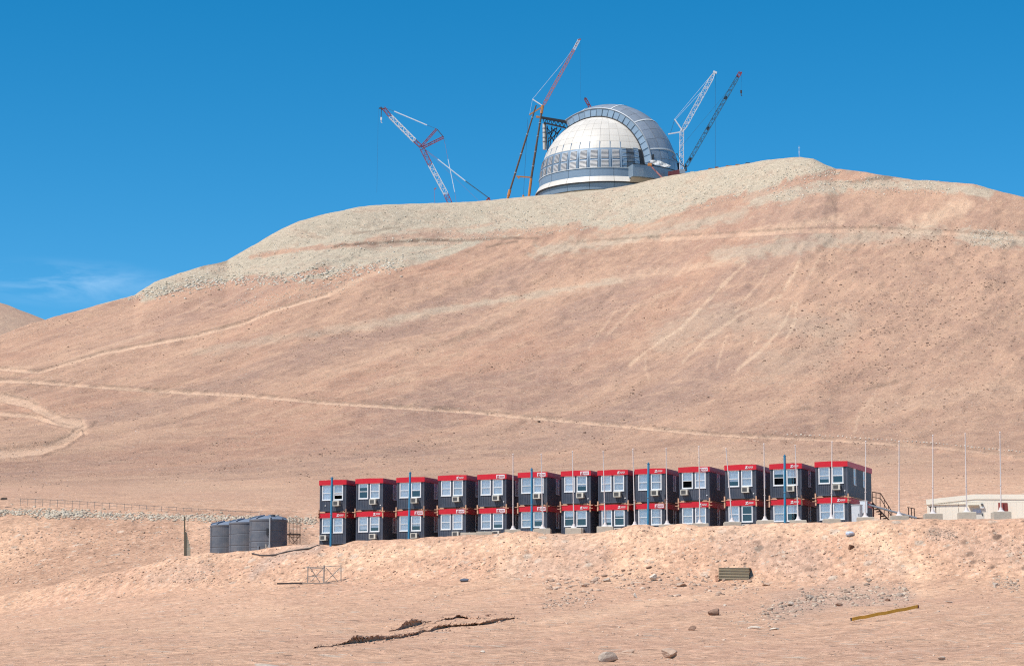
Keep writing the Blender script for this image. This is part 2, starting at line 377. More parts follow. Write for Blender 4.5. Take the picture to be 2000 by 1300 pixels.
# near ground
neark = GI < 9.6
tanfill = np.zeros(TY.shape)
for pl, w, s in (([(1690, 1022), (1740, 1075), (1800, 1130)], 26, 1.0), ([(985, 1045), (1000, 1090), (990, 1130)], 18, 0.6), ([(1300, 1030), (1280, 1070), (1210, 1125)], 20, 0.6),
                 ([(640, 1100), (800, 1075), (1000, 1060), (1300, 1040), (1650, 1030)], 14, 0.75), ([(1050, 1215), (1250, 1180), (1400, 1160), (1480, 1135)], 8, 0.6),
                 ([(420, 1240), (520, 1180)], 40, 0.25), ([(380, 1092), (500, 1085)], 10, 0.4)):
    tanfill = np.maximum(tanfill, s * band(pl, w, 0.9, sel=neark, wb=1.0))
greyfill = np.zeros(TY.shape)
for pl, w, s in (([(620, 1066), (560, 1080), (520, 1100), (490, 1125)], 9, 0.7), ([(1820, 1042), (1860, 1045)], 10, 0.5), ([(1100, 1060), (1150, 1085)], 26, 0.45), ([(1430, 1060), (1560, 1090)], 30, 0.4),
                 ([(1000, 1105), (1130, 1110)], 20, 0.4), ([(1720, 1090), (1760, 1110)], 16, 0.4), ([(1880, 1060), (1990, 1080)], 26, 0.3), ([(1520, 1190), (1620, 1170), (1760, 1160)], 20, 0.5),
                 ([(300, 1130), (420, 1110)], 12, 0.3)):
    greyfill = np.maximum(greyfill, s * band(pl, w, 0.9, sel=neark, wb=1.3))
brown = np.where(neark, leftw * sstep(-0.25, 0.35, fbm(TX / 14, TY / 20, 3, 99) + 0.35), 0)
# wheel marks across the near slope
trk = np.zeros(TY.shape)
for k in range(9):
    off = k * 14 + 5 * (k % 3)
    trk = np.maximum(trk, 0.55 * band([(1150 + 30 * k, 1290 + off), (1450, 1240 + off), (1700, 1218 + off * 0.8), (2050, 1160 + off * 0.75)], 1.6, 0.9, sel=neark, wb=0.6))
for k in range(5):
    trk = np.maximum(trk, 0.4 * band([(0 + 60 * k, 1290 - 6 * k), (180 + 60 * k, 1235 - 10 * k), (420 + 50 * k, 1190 - 6 * k)], 2.0, 0.9, sel=neark, wb=1.0))
berm = np.zeros(TY.shape)
for pl, w in ROADS: berm = np.maximum(berm, band([(x_, y_ + w + 2.5) for x_, y_ in pl], 2.2, 0.8, wb=0.5)); dark = np.maximum(dark, 0.5 * band([(x_, y_ - w - 1.0) for x_, y_ in pl], 1.1, 0.9, wb=1.6))  # the strip darkened above each road is painted shade of the cut bank
TZ = TZ - trk * 0.05 - 0.5 * road_hard + 0.5 * berm

def grid_mesh(name, X, Y, Z, keep=None):
    nr, nc = X.shape
    r, c = np.meshgrid(np.arange(nr - 1), np.arange(nc - 1), indexing='ij')
    a = r * nc + c
    quads = np.stack([a, a + 1, a + nc + 1, a + nc], -1).reshape(-1, 4)
    if keep is not None: quads = quads[keep.reshape(-1)]
    used, inv = np.unique(quads, return_inverse=True); quads = inv.reshape(-1, 4)
    co = np.stack([X, Y, Z], -1).reshape(-1, 3)[used]
    me = bpy.data.meshes.new(name)
    me.vertices.add(len(co)); me.vertices.foreach_set('co', co.astype(np.float32).ravel())
    me.loops.add(quads.size); me.loops.foreach_set('vertex_index', quads.astype(np.int32).ravel())
    me.polygons.add(len(quads)); me.polygons.foreach_set('loop_start', np.arange(0, quads.size, 4, dtype=np.int32))
    me.update(calc_edges=True); me.shade_smooth()
    return me, used
def attrs(me, used, **kw):
    for k, a in kw.items():
        at = me.attributes.new(k, 'FLOAT', 'POINT'); at.data.foreach_set('value', a.reshape(-1)[used].astype(np.float32))

def soil_material():
    m = bpy.data.materials.new('desert_soil'); m.use_nodes = True; t = m.node_tree; n = t.nodes; l = t.links
    b = n['Principled BSDF']; b.inputs['Roughness'].default_value = 0.95; b.inputs['Specular IOR Level'].default_value = 0.1
    tc = n.new('ShaderNodeTexCoord')
    def att(name):
        a = n.new('ShaderNodeAttribute'); a.attribute_name = name; return a.outputs['Fac']
    def noise(scale, detail=5, rough=0.6, sc=(1, 1, 1), rotz=0):
        src = tc.outputs['Object']
        if rotz:
            m0 = n.new('ShaderNodeMapping'); m0.inputs['Rotation'].default_value = (0, 0, rotz); l.new(src, m0.inputs['Vector']); src = m0.outputs[0]
        mpn = n.new('ShaderNodeMapping'); mpn.inputs['Scale'].default_value = sc; l.new(src, mpn.inputs['Vector'])
        x = n.new('ShaderNodeTexNoise'); x.inputs['Scale'].default_value = scale; x.inputs['Detail'].default_value = detail; x.inputs['Roughness'].default_value = rough
        l.new(mpn.outputs[0], x.inputs['Vector']); return x.outputs['Fac']
    def rng(v, a, b_, c=0.0, d=1.0):
        x = n.new('ShaderNodeMapRange'); x.inputs['From Min'].default_value = a; x.inputs['From Max'].default_value = b_; x.inputs['To Min'].default_value = c; x.inputs['To Max'].default_value = d
        l.new(v, x.inputs['Value']); return x.outputs[0]
    def mul(a, b_):
        x = n.new('ShaderNodeMath'); x.operation = 'MULTIPLY'; l.new(a, x.inputs[0])
        if isinstance(b_, float): x.inputs[1].default_value = b_
        else: l.new(b_, x.inputs[1])
        return x.outputs[0]
    def mix(f, a, b_):
        x = n.new('ShaderNodeMix'); x.data_type = 'RGBA'
        if isinstance(f, float): x.inputs['Factor'].default_value = f
        else: l.new(f, x.inputs['Factor'])
        for s, v in (('A', a), ('B', b_)):
            if isinstance(v, tuple): x.inputs[s].default_value = tuple(p_ * q_ for p_, q_ in zip(v, GAIN[0])) + (1,)
            else: l.new(v, x.inputs[s])
        return x.outputs['Result']
    GAIN = [(1.15, 1.085, 1.04)]
    hill = att('hill')
    big = noise(0.02, 6, 0.6); mid = noise(0.35, 8, 0.72); fine = noise(2.2, 6, 0.8); streak = noise(0.045, 9, 0.74, (1, 0.20, 0.3), R(20)); st2 = noise(0.16, 9, 0.75, (1, 0.25, 0.3), R(24)); patchy = noise(0.07, 8, 0.7); nst = noise(0.7, 9, 0.72, (1, 0.10, 0.5), R(22)); rough = noise(0.55, 9, 0.86)
    near = mix(rng(big, 0.35, 0.65), (0.57, 0.365, 0.245), (0.51, 0.315, 0.222))
    near = mix(rng(mid, 0.40, 0.72, 0.0, 0.42), near, (0.455, 0.282, 0.195))
    near = mix(rng(patchy, 0.48, 0.66, 0.0, 0.32), near, (0.60, 0.395, 0.265))
    near = mix(rng(nst, 0.50, 0.68, 0.0, 0.65), near, (0.61, 0.405, 0.275))
    near = mix(rng(nst, 0.48, 0.32, 0.0, 0.55), near, (0.42, 0.262, 0.185))
    near = mix(att('tanfill'), near, (0.655, 0.435, 0.295))
    near = mix(mul(att('greyfill'), rng(mid, 0.3, 0.6, 0.5, 1.0)), near, (0.39, 0.295, 0.245))
    near = mix(mul(att('brown'), rng(mid, 0.3, 0.62, 0.3, 1.0)), near, (0.39, 0.24, 0.165))
    near = mix(mul(att('track'), 0.6), near, (0.58, 0.385, 0.27))
    GAIN[0] = (1.40, 1.29, 1.19)
    far = mix(rng(streak, 0.38, 0.62), (0.290, 0.186, 0.142), (0.415, 0.272, 0.196))
    far = mix(mul(att('red'), rng(streak, 0.35, 0.6, 0.30, 0.8)), far, (0.355, 0.200, 0.143))
    far = mix(mul(att('mauve'), rng(st2, 0.35, 0.6, 0.30, 0.92)), far, (0.262, 0.178, 0.148))
    far = mix(rng(patchy, 0.50, 0.64, 0.0, 0.55), far, (0.44, 0.295, 0.212))
    far = mix(rng(patchy, 0.46, 0.34, 0.0, 0.40), far, (0.285, 0.190, 0.152))
    far = mix(rng(st2, 0.50, 0.66, 0.0, 0.7), far, (0.45, 0.305, 0.215))
    far = mix(rng(st2, 0.46, 0.32, 0.0, 0.5), far, (0.262, 0.170, 0.132))
    far = mix(rng(mid, 0.50, 0.75, 0.0, 0.55), far, (0.45, 0.31, 0.225))
    far = mix(mul(att('pale'), mul(rng(mid, 0.36, 0.54, 0.45, 1.0), rng(st2, 0.34, 0.54, 0.5, 1.0))), far, (0.52, 0.375, 0.27))
    far = mix(mul(att('road'), rng(st2, 0.32, 0.55, 0.75, 1.0)), far, (0.50, 0.35, 0.255))
    GAIN[0] = (1.31, 1.24, 1.14)
    sc_c = mix(rng(mid, 0.38, 0.62), (0.325, 0.280, 0.222), (0.48, 0.418, 0.335))
    sc_c = mix(rng(patchy, 0.45, 0.62, 0.0, 0.6), sc_c, (0.385, 0.335, 0.268))
    far = mix(mul(att('scree'), rng(patchy, 0.30, 0.52, 0.55, 1.0)), far, sc_c)
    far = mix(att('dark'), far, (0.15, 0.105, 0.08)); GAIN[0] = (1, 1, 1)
    col = mix(hill, near, far)
    # stones too small to model: pale and dark grains in the soil
    def grains(scale, colA, colB, cover, gate, gmin, gmax):
        vo = n.new('ShaderNodeTexVoronoi'); vo.inputs['Scale'].default_value = scale; l.new(tc.outputs['Object'], vo.inputs['Vector'])
        sp = n.new('ShaderNodeSeparateColor'); l.new(vo.outputs['Color'], sp.inputs[0])
        gr = rng(vo.outputs['Distance'], 0.26, 0.40, 1.0, 0.0)
        d_ = mul(mul(gr, rng(sp.outputs[0], 1 - cover, 1 - cover + 0.04)), rng(gate, gmin, gmax, 0.0, 0.85))
        e_ = mul(mul(gr, rng(sp.outputs[1], 1 - cover, 1 - cover + 0.04)), rng(gate, gmax, gmin, 0.25, 0.8))
        return d_, e_, colA, colB
    for (sc_, cov, gate, g0_, g1_) in ((0.9, 0.13, st2, 0.46, 0.62), (2.2, 0.22, mid, 0.44, 0.60), (5.5, 0.25, mid, 0.40, 0.62)):
        d_, e_, cA, cB = grains(sc_, None, None, cov, gate, g0_, g1_)
        col = mix(d_, col, (0.165, 0.105, 0.078)); col = mix(e_, col, (0.56, 0.44, 0.34))
    v2 = n.new('ShaderNodeTexVoronoi'); v2.inputs['Scale'].default_value = 3.2; l.new(tc.outputs['Object'], v2.inputs['Vector'])
    s2 = n.new('ShaderNodeSeparateColor'); l.new(v2.outputs['Color'], s2.inputs[0])
    vm = n.new('ShaderNodeVectorMath'); vm.operation = 'SCALE'; l.new(col, vm.inputs[0])
    mm = n.new('ShaderNodeMath'); mm.operation = 'MULTIPLY'; l.new(mul(rng(fine, 0.28, 0.72, 0.74, 1.24), rng(rough, 0.30, 0.70, 0.80, 1.20)), mm.inputs[0]); l.new(rng(s2.outputs[0], 0, 1, 0.84, 1.14), mm.inputs[1])
    l.new(mm.outputs[0], vm.inputs['Scale'])
    l.new(vm.outputs[0], b.inputs['Base Color'])
    def add(*vs):
        o_ = vs[0]
        for v_ in vs[1:]:
            x = n.new('ShaderNodeMath'); x.operation = 'ADD'; l.new(o_, x.inputs[0]); l.new(v_, x.inputs[1]); o_ = x.outputs[0]
        return o_
    hfar = add(mul(fine, 0.4), mul(rough, 0.9), mul(st2, 2.2), mul(patchy, 1.2))
    hnear = add(mul(fine, 0.35), mul(mid, 0.22), mul(nst, 0.5))
    hx_ = n.new('ShaderNodeMix'); hx_.data_type = 'FLOAT'; l.new(hill, hx_.inputs['Factor']); l.new(hnear, hx_.inputs['A']); l.new(hfar, hx_.inputs['B'])
    bp = n.new('ShaderNodeBump'); bp.inputs['Strength'].default_value = 0.85; bp.inputs['Distance'].default_value = 0.5
    l.new(hx_.outputs['Result'], bp.inputs['Height'])
    l.new(bp.outputs[0], b.inputs['Normal'])
    return m
SOIL = soil_material()
hill_attr = sstep(9.0, 12.4, GI + 0.5 * fbm(TX / 25, TY / 60, 3, 83))
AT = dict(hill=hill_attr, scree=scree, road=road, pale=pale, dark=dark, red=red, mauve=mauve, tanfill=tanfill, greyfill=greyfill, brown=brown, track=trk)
qmask = (road_hard[:-1, :-1] + road_hard[1:, 1:] + road_hard[:-1, 1:] + road_hard[1:, :-1]) / 4 > 0.5
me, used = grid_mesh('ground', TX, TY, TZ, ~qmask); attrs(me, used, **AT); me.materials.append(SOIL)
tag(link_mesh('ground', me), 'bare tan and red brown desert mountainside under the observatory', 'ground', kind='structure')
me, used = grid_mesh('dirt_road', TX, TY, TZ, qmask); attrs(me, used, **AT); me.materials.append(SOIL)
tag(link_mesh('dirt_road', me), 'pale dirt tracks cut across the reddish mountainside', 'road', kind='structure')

# far ridge seen at the left edge
rx = np.linspace(-1500, -250, 90); ry = np.linspace(2300, 3900, 60)
RX, RY_ = np.meshgrid(rx, ry)
pk = z_of(np.interp(1000 + F * RX / RY_, [-600, -200, 0, 30, 60, 90, 140, 260], [500, 552, 600, 612, 620, 631, 650, 700]), 3000.0)
RZ_ = pk * np.exp(-((RY_ - 3000) / 420) ** 2) + 14 * fbm(RX / 160, RY_ / 160, 5, 5) * np.exp(-((RY_ - 2750) / 400) ** 2) - 30
RZ_ = RZ_ + 30 * np.exp(-((RY_ - 3000) / 300) ** 2)
me, used = grid_mesh('hills', RX, RY_, RZ_); attrs(me, used, hill=np.ones(RX.shape), scree=0.15 + 0.25 * fbm(RX / 90, RY_ / 90, 3, 6), red=np.zeros(RX.shape), mauve=np.ones(RX.shape)); me.materials.append(SOIL)
tag(link_mesh('hills', me), 'grey brown ridge far off at the left edge', 'hill', kind='structure')

# ------------------------------------------------------------------ stones
def ico():
    bm = bmesh.new(); bmesh.ops.create_icosphere(bm, subdivisions=1, radius=1.0)
    v = np.array([p.co[:] for p in bm.verts]); f = np.array([[q.index for q in p.verts] for p in bm.faces]); bm.free(); return v, f
IV, IF = ico()
IF_LOW = IF
def stones_mesh(name, pos, size, flat, material, rng=RNG):
    n = len(pos); var = [IV * (0.72 + 0.5 * rng.random((len(IV), 1))) for _ in range(9)]
    V = np.empty((n, len(IV), 3)); ang = rng.random(n) * 2 * np.pi; pick = rng.integers(0, 9, n)
    tilt = rng.normal(0, 0.35, n)
    for i in range(n):
        v = var[pick[i]] * np.array([1, 0.65 + 0.35 * (i % 3) / 2, flat[i]]) * size[i]
        c, s = math.cos(tilt[i]), math.sin(tilt[i]); y = v[:, 1] * c - v[:, 2] * s; z = v[:, 1] * s + v[:, 2] * c
        c, s = math.cos(ang[i]), math.sin(ang[i])
        V[i, :, 0] = v[:, 0] * c - y * s + pos[i][0]; V[i, :, 1] = v[:, 0] * s + y * c + pos[i][1]; V[i, :, 2] = z + pos[i][2]
    Fc = (IF[None] + (np.arange(n) * len(IV))[:, None, None]).reshape(-1, 3)
    me = bpy.data.meshes.new(name); me.vertices.add(n * len(IV)); me.vertices.foreach_set('co', V.astype(np.float32).ravel())
    me.loops.add(Fc.size); me.loops.foreach_set('vertex_index', Fc.astype(np.int32).ravel())
    me.polygons.add(len(Fc)); me.polygons.foreach_set('loop_start', np.arange(0, Fc.size, 3, dtype=np.int32))
    me.update(calc_edges=True)
    tone = me.attributes.new('tone', 'FLOAT', 'FACE'); tv = np.repeat(rng.random(n), len(IF)); tone.data.foreach_set('value', tv.astype(np.float32))
    me.materials.append(material)
    return me
def stone_material(name, a, b_):
    m = bpy.data.materials.new(name); m.use_nodes = True; t = m.node_tree; n = t.nodes; l = t.links
    b = n['Principled BSDF']; b.inputs['Roughness'].default_value = 0.9; b.inputs['Specular IOR Level'].default_value = 0.15
    at = n.new('ShaderNodeAttribute'); at.attribute_name = 'tone'
    tc = n.new('ShaderNodeTexCoord'); no = n.new('ShaderNodeTexNoise'); no.inputs['Scale'].default_value = 6; no.inputs['Detail'].default_value = 6; l.new(tc.outputs['Object'], no.inputs['Vector'])
    mx = n.new('ShaderNodeMix'); mx.data_type = 'RGBA'; l.new(at.outputs['Fac'], mx.inputs['Factor']); mx.inputs['A'].default_value = a + (1,); mx.inputs['B'].default_value = b_ + (1,)
    mr = n.new('ShaderNodeMapRange'); mr.inputs['To Min'].default_value = 0.7; mr.inputs['To Max'].default_value = 1.3; l.new(no.outputs['Fac'], mr.inputs['Value'])
    vm = n.new('ShaderNodeVectorMath'); vm.operation = 'SCALE'; l.new(mx.outputs['Result'], vm.inputs[0]); l.new(mr.outputs[0], vm.inputs['Scale']); l.new(vm.outputs[0], b.inputs['Base Color'])
    return m
M_SCREE = stone_material('scree_stone', (0.44, 0.375, 0.285), (0.74, 0.67, 0.56))
M_HROCK = stone_material('hill_stone', (0.15, 0.095, 0.072), (0.40, 0.265, 0.195))
M_NROCK = stone_material('near_stone', (0.33, 0.215, 0.155), (0.62, 0.47, 0.36))
M_RUBBLE = stone_material('pale_rubble', (0.38, 0.30, 0.22), (0.60, 0.51, 0.40))
M_GREYR = stone_material('grey_rubble', (0.27, 0.195, 0.15), (0.58, 0.45, 0.34))

def scatter(n, sampler, smin, smax, power=2.5, flat=(0.35, 0.75)):
    pos = []; size = []; fl = []
    while len(pos) < n:
        px, py = sampler(); p = ground_at(px, py)
        if p.y > 2000: continue
        k = smin + (smax - smin) * random.random() ** power
        s = 0.5 * k / F * p.y
        f_ = random.uniform(*flat); pos.append((p.x, p.y, p.z + s * f_ * 0.12)); size.append(s); fl.append(f_)
    return pos, size, fl
def near_poly(poly, spread):
    pts = [Vector(p) for p in poly]; ls = [(b - a).length for a, b in zip(pts[:-1], pts[1:])]; tot = sum(ls)
    def f():
        t = random.random() * tot
        for a, b, ln in zip(pts[:-1], pts[1:], ls):
            if t <= ln: q = a.lerp(b, t / ln); break
            t -= ln
        else: q = pts[-1]
        return q.x + random.gauss(0, spread * 0.6), q.y + random.gauss(0, spread)
    return f
def box_s(x0, x1, y0, y1): return lambda: (random.uniform(x0, x1), random.uniform(y0, y1))
skyl = lambda px: float(pline(px, SKY_PTS))
SCL = [(200, 588), (260, 582), (330, 572), (400, 556), (450, 546), (540, 545), (620, 535), (740, 521), (800, 508), (850, 494), (930, 470), (1010, 462), (1100, 452), (1180, 442), (1260, 428), (1350, 408), (1450, 384), (1560, 352), (1640, 338)]
def scree_s():
    while True:
        px = random.uniform(250, 1640); a = skyl(px) + 2; b = float(pline(px, SCL)) + 3
        t = random.random() ** 0.65
        return px, a + (b - a) * t
def merge(*sc): return [sum((list(s[i]) for s in sc), []) for i in range(3)]
a = scatter(5200, scree_s, 1.6, 5.0, 3.0)
b = scatter(1500, near_poly([(280, 575), (400, 556), (450, 548), (540, 546), (620, 536), (740, 522), (790, 512)], 8), 2.0, 8.5, 2.4)
c = scatter(420, near_poly([(460, 598), (560, 580), (640, 560), (700, 545)], 9), 2, 4.5)
d = scatter(700, near_poly([(1500, 388), (1620, 366), (1720, 358), (1860, 368)], 9), 2, 5.5)
e = scatter(500, near_poly([(1890, 460), (1970, 470)], 10), 1.8, 4.5)
q = merge(a, b, c, d, e)
tag(link_mesh('scree', stones_mesh('scree', *q, M_SCREE)), 'pale grey broken rock tipped over the upper slope', 'scree', kind='stuff')
CL = []
def clustered(x0, x1, y0, y1, n, sx, sy, slope=-0.35):
    cs = [(random.uniform(x0, x1), random.uniform(y0, y1), random.random() ** 2 + 0.1) for _ in range(n)]; tw = [c_[2] for c_ in cs]
    def f():
        c_ = random.choices(cs, tw)[0]; dx = random.gauss(0, sx * (0.4 + c_[2])); return min(max(c_[0] + dx, 0), 2000), c_[1] + dx * slope + random.gauss(0, sy * (0.4 + c_[2]))
    return f
a = merge(scatter(1500, box_s(0, 2000, 520, 960), 1.4, 4.0, 3.0), scatter(2600, clustered(0, 2000, 560, 950, 160, 26, 6), 1.3, 4.6, 2.6), scatter(1300, clustered(1550, 2000, 440, 840, 70, 20, 7, -0.1), 1.5, 5.5, 2.4), scatter(500, clustered(0, 2000, 860, 960, 40, 22, 5, -0.1), 1.8, 6.0, 2.2))
b = scatter(900, box_s(1600, 2000, 440, 840), 1.8, 6.0, 2.6)
c = scatter(120, near_poly([(1000, 850), (1400, 740), (1700, 660)], 60), 2, 8, 2.0)
d = scatter(160, near_poly([(640, 935), (740, 900), (900, 880), (1150, 780)], 24), 2, 6)
e = scatter(260, near_poly([(1560, 620), (1800, 640), (1950, 620)], 40), 2, 7)
q = merge(a, b, c, d, e)
pa_ = merge(scatter(1500, clustered(0, 2000, 480, 950, 150, 30, 7), 1.3, 4.2, 2.6), scatter(500, clustered(1000, 2000, 560, 900, 50, 18, 6), 1.6, 5.0, 2.4))
tag(link_mesh('pale_hillside_stones', stones_mesh('pale_hillside_stones', *pa_, M_NROCK)), 'pale stones strewn over the mountainside', 'stones', kind='stuff')
tag(link_mesh('hillside_stones', stones_mesh('hillside_stones', *q, M_HROCK)), 'brown stones strewn over the mountainside', 'stones', kind='stuff')
a = scatter(1500, box_s(0, 2000, 1130, 1300), 1.6, 6.0, 3.5)
b = scatter(2600, box_s(250, 2000, 1030, 1140), 1.6, 6.5, 3.2)
c = scatter(1300, box_s(0, 420, 1030, 1140), 1.6, 6.5, 3.0)
d = merge(scatter(420, near_poly([(1060, 1150), (1180, 1130), (1330, 1140), (1480, 1150)], 13), 3, 14, 2.6), scatter(700, clustered(0, 2000, 1040, 1290, 90, 24, 6, -0.1), 2, 8, 2.4))
e = scatter(160, near_poly([(1060, 1180), (1160, 1170)], 7), 3, 9, 2.0)
q2 = merge(scatter(700, clustered(0, 2000, 1030, 1290, 90, 30, 9, -0.1), 1.5, 5, 2.6), scatter(500, box_s(0, 2000, 1030, 1295), 1.4, 4.5, 2.5))
tag(link_mesh('dark_stones', stones_mesh('dark_stones', *q2, M_HROCK)), 'small dark brown stones on the near slope and bank', 'stones', kind='stuff')
q = merge(a, b, c, d, e)
tag(link_mesh('loose_stones', stones_mesh('loose_stones', *q, M_NROCK)), 'small loose stones on the near slope and bank', 'stones', kind='stuff')
a = merge(scatter(420, near_poly([(1490, 1200), (1560, 1175), (1650, 1165), (1720, 1158), (1775, 1155)], 10), 3, 15, 2.6), scatter(700, near_poly([(1440, 1215), (1560, 1180), (1650, 1168), (1790, 1152)], 16), 1.6, 6, 2.2))
b = scatter(120, near_poly([(1940, 1136), (1990, 1145)], 6), 3, 9, 2.0)
c = scatter(220, near_poly([(1810, 1042), (1870, 1044)], 6), 2, 4)
q = merge(a, b, c)
tag(link_mesh('rubble', stones_mesh('rubble', *q, M_GREYR)), 'grey rubble dumped on the slope left of the yellow beam', 'rubble', kind='stuff')
a = scatter(1900, near_poly([(-20, 1000), (120, 1002), (250, 1008), (420, 1012), (620, 1018)], 4.0), 3, 9.5, 1.6)
b = scatter(200, near_poly([(90, 1006), (160, 1004)], 4), 5, 11, 1.5)
q = merge(a, b)
tag(link_mesh('stone_revetment', stones_mesh('stone_revetment', *q, M_RUBBLE)), 'band of pale broken stone below the guard rail at left', 'rubble', kind='stuff')

def boulder_mesh(name, seed, sx, sy, sz, cuts=12):
    rr = random.Random(seed); bm = bmesh.new(); bmesh.ops.create_icosphere(bm, subdivisions=3, radius=1.0)
    for k in range(cuts):                                     # flat broken faces
        nrm = Vector((rr.gauss(0, 1), rr.gauss(0, 1), rr.gauss(0, 0.8))).normalized(); dd = rr.uniform(0.38, 0.8)
        for v in bm.verts:
            e_ = v.co.dot(nrm) - dd
            if e_ > 0: v.co -= nrm * e_ * 0.97
    for v in bm.verts:
        k = 1 + 0.04 * rr.uniform(-1, 1)
        v.co = Vector((v.co.x * sx * k, v.co.y * sy * k, v.co.z * sz * k))
    me = bpy.data.meshes.new(name); bm.to_mesh(me); bm.free(); return me
M_B = {'grey': mat('boulder_grey', (0.44, 0.35, 0.28), 0.9, var=0.3, scale=4, bump=0.6), 'pale': mat('boulder_pale', (0.62, 0.52, 0.42), 0.9, var=0.15, scale=4, bump=0.4),
       'tan': mat('boulder_tan', (0.46, 0.32, 0.235), 0.9, var=0.25, scale=4, bump=0.6), 'brown': mat('boulder_brown', (0.25, 0.15, 0.105), 0.95, var=0.3, scale=4, bump=0.6)}
BOULDERS = [
    (1190, 1281, 38, 24, 'grey', 'jagged grey boulder at the bottom edge below the rubble', 1), (1309, 1274, 38, 22, 'tan', 'angular tan boulder with a shaded flank near the bottom edge', 2),
    (1230, 1270, 28, 8, 'tan', 'flat tan stone between the two bottom boulders', 3), (1274, 1125, 17, 19, 'pale', 'cream white slab of rock standing at the foot of the bank', 4),
    (1332, 1140, 28, 11, 'tan', 'flat tan slab with dark shadow right of the white rock', 5), (1186, 1131, 22, 10, 'grey', 'grey slab lying at the foot of the bank', 6),
    (1161, 1132, 20, 11, 'tan', 'tan block left of the grey slab at the bank foot', 7), (1140, 1141, 15, 10, 'tan', 'small block fallen forward from the slabs at the bank foot', 8),
    (1075, 1146, 11, 9, 'tan', 'lone tan stone at the left end of the slab debris', 9), (1398, 1194, 32, 15, 'brown', 'rounded brown clod with a smaller clod on top', 10),
    (1353, 1225, 21, 12, 'brown', 'crumbled brown clod below the rounded brown one', 11), (1240, 1162, 10, 11, 'pale', 'pale upright stone in the middle of the near slope', 12),
    (1497, 1140, 20, 7, 'tan', 'flat tan stone right of the stacked panels', 13), (1640, 1179, 19, 9, 'brown', 'dark stone in the middle of the rubble', 14),
    (1736, 1170, 13, 7, 'brown', 'dark stone at the right end of the rubble', 15), (1758, 1160, 14, 9, 'grey', 'grey block in the right end of the rubble', 16),
    (1545, 1178, 14, 10, 'grey', 'grey block at the left side of the rubble', 17), (1580, 1163, 19, 10, 'grey', 'larger grey block at the top left of the rubble', 18),
    (1476, 1224, 26, 8, 'pale', 'pale flat slab below the rubble', 19), (1515, 1226, 20, 7, 'pale', 'pale splinter of stone left of the yellow beam', 20),
    (1838, 1283, 16, 9, 'grey', 'pinkish stone near the bottom right corner', 21), (1855, 1174, 13, 5, 'grey', 'low dark stone right of the yellow beam', 22),
    (942, 1271, 13, 6, 'pale', 'pale flat stone below the eroded bank', 23), (1944, 1140, 14, 7, 'grey', 'grey stone at the right foot of the bank', 24),
    (770, 1115, 9, 5, 'brown', 'small brown stone on the bank right of the scaffold', 25), (1417, 1180, 9, 6, 'pale', 'small white stone above the brown clods', 26),
    (525, 1299, 60, 12, 'grey', 'flat grey concrete block at the bottom edge of the frame', 27)]
for (px, py, w, h, c, lab, sd) in BOULDERS:
    p = ground_at(px, min(py + h * 0.45, 1305)); k = p.y / F
    sx, sz = 0.5 * w * k * 1.15, 0.5 * h * k * 1.1
    me = boulder_mesh('boulder', sd, sx, max(sx * 0.7, sz), sz); me.materials.append(M_B[c])
    o = link_mesh('boulder', me); o.location = (p.x, p.y + sx * 0.4, p.z + sz * 0.62); o.rotation_euler = (0, random.uniform(-0.2, 0.2), random.uniform(0, 6) * 0)
    tag(o, lab, 'rock', 'larger rocks on the near slope')
# white marker stones along the road
k = 0; x = 1538.0
ms = [boulder_mesh('marker_stone', 60 + i, 1, 0.8, 0.7, 5) for i in range(3)]
M_MARK = mat('marker_white', (0.66, 0.58, 0.48), 0.85, var=0.12, scale=2)
for m_ in ms: m_.materials.append(M_MARK)
while x < 2005:
    py = float(pline(x, [(1400, 842), (1538, 849), (1650, 854), (1830, 867), (2000, 884), (2100, 895)])) + random.uniform(-0.8, 0.8)
    p = ground_at(x, py); s = random.uniform(2.4, 4.2) / 2 / F * p.y
    o = bpy.data.objects.new('marker_stone', ms[k % 3]); COL.objects.link(o); o.location = (p.x, p.y, p.z + s * 0.9); o.scale = (s * random.uniform(0.9, 1.5), s, s * 1.15); o.rotation_euler = (0, 0, random.uniform(0, 6))
    tag(o, 'whitish stone in the row edging the dirt road behind the flagpoles', 'stone', 'white stones edging the dirt road')
    x += random.uniform(5.2, 10.5); k += 1

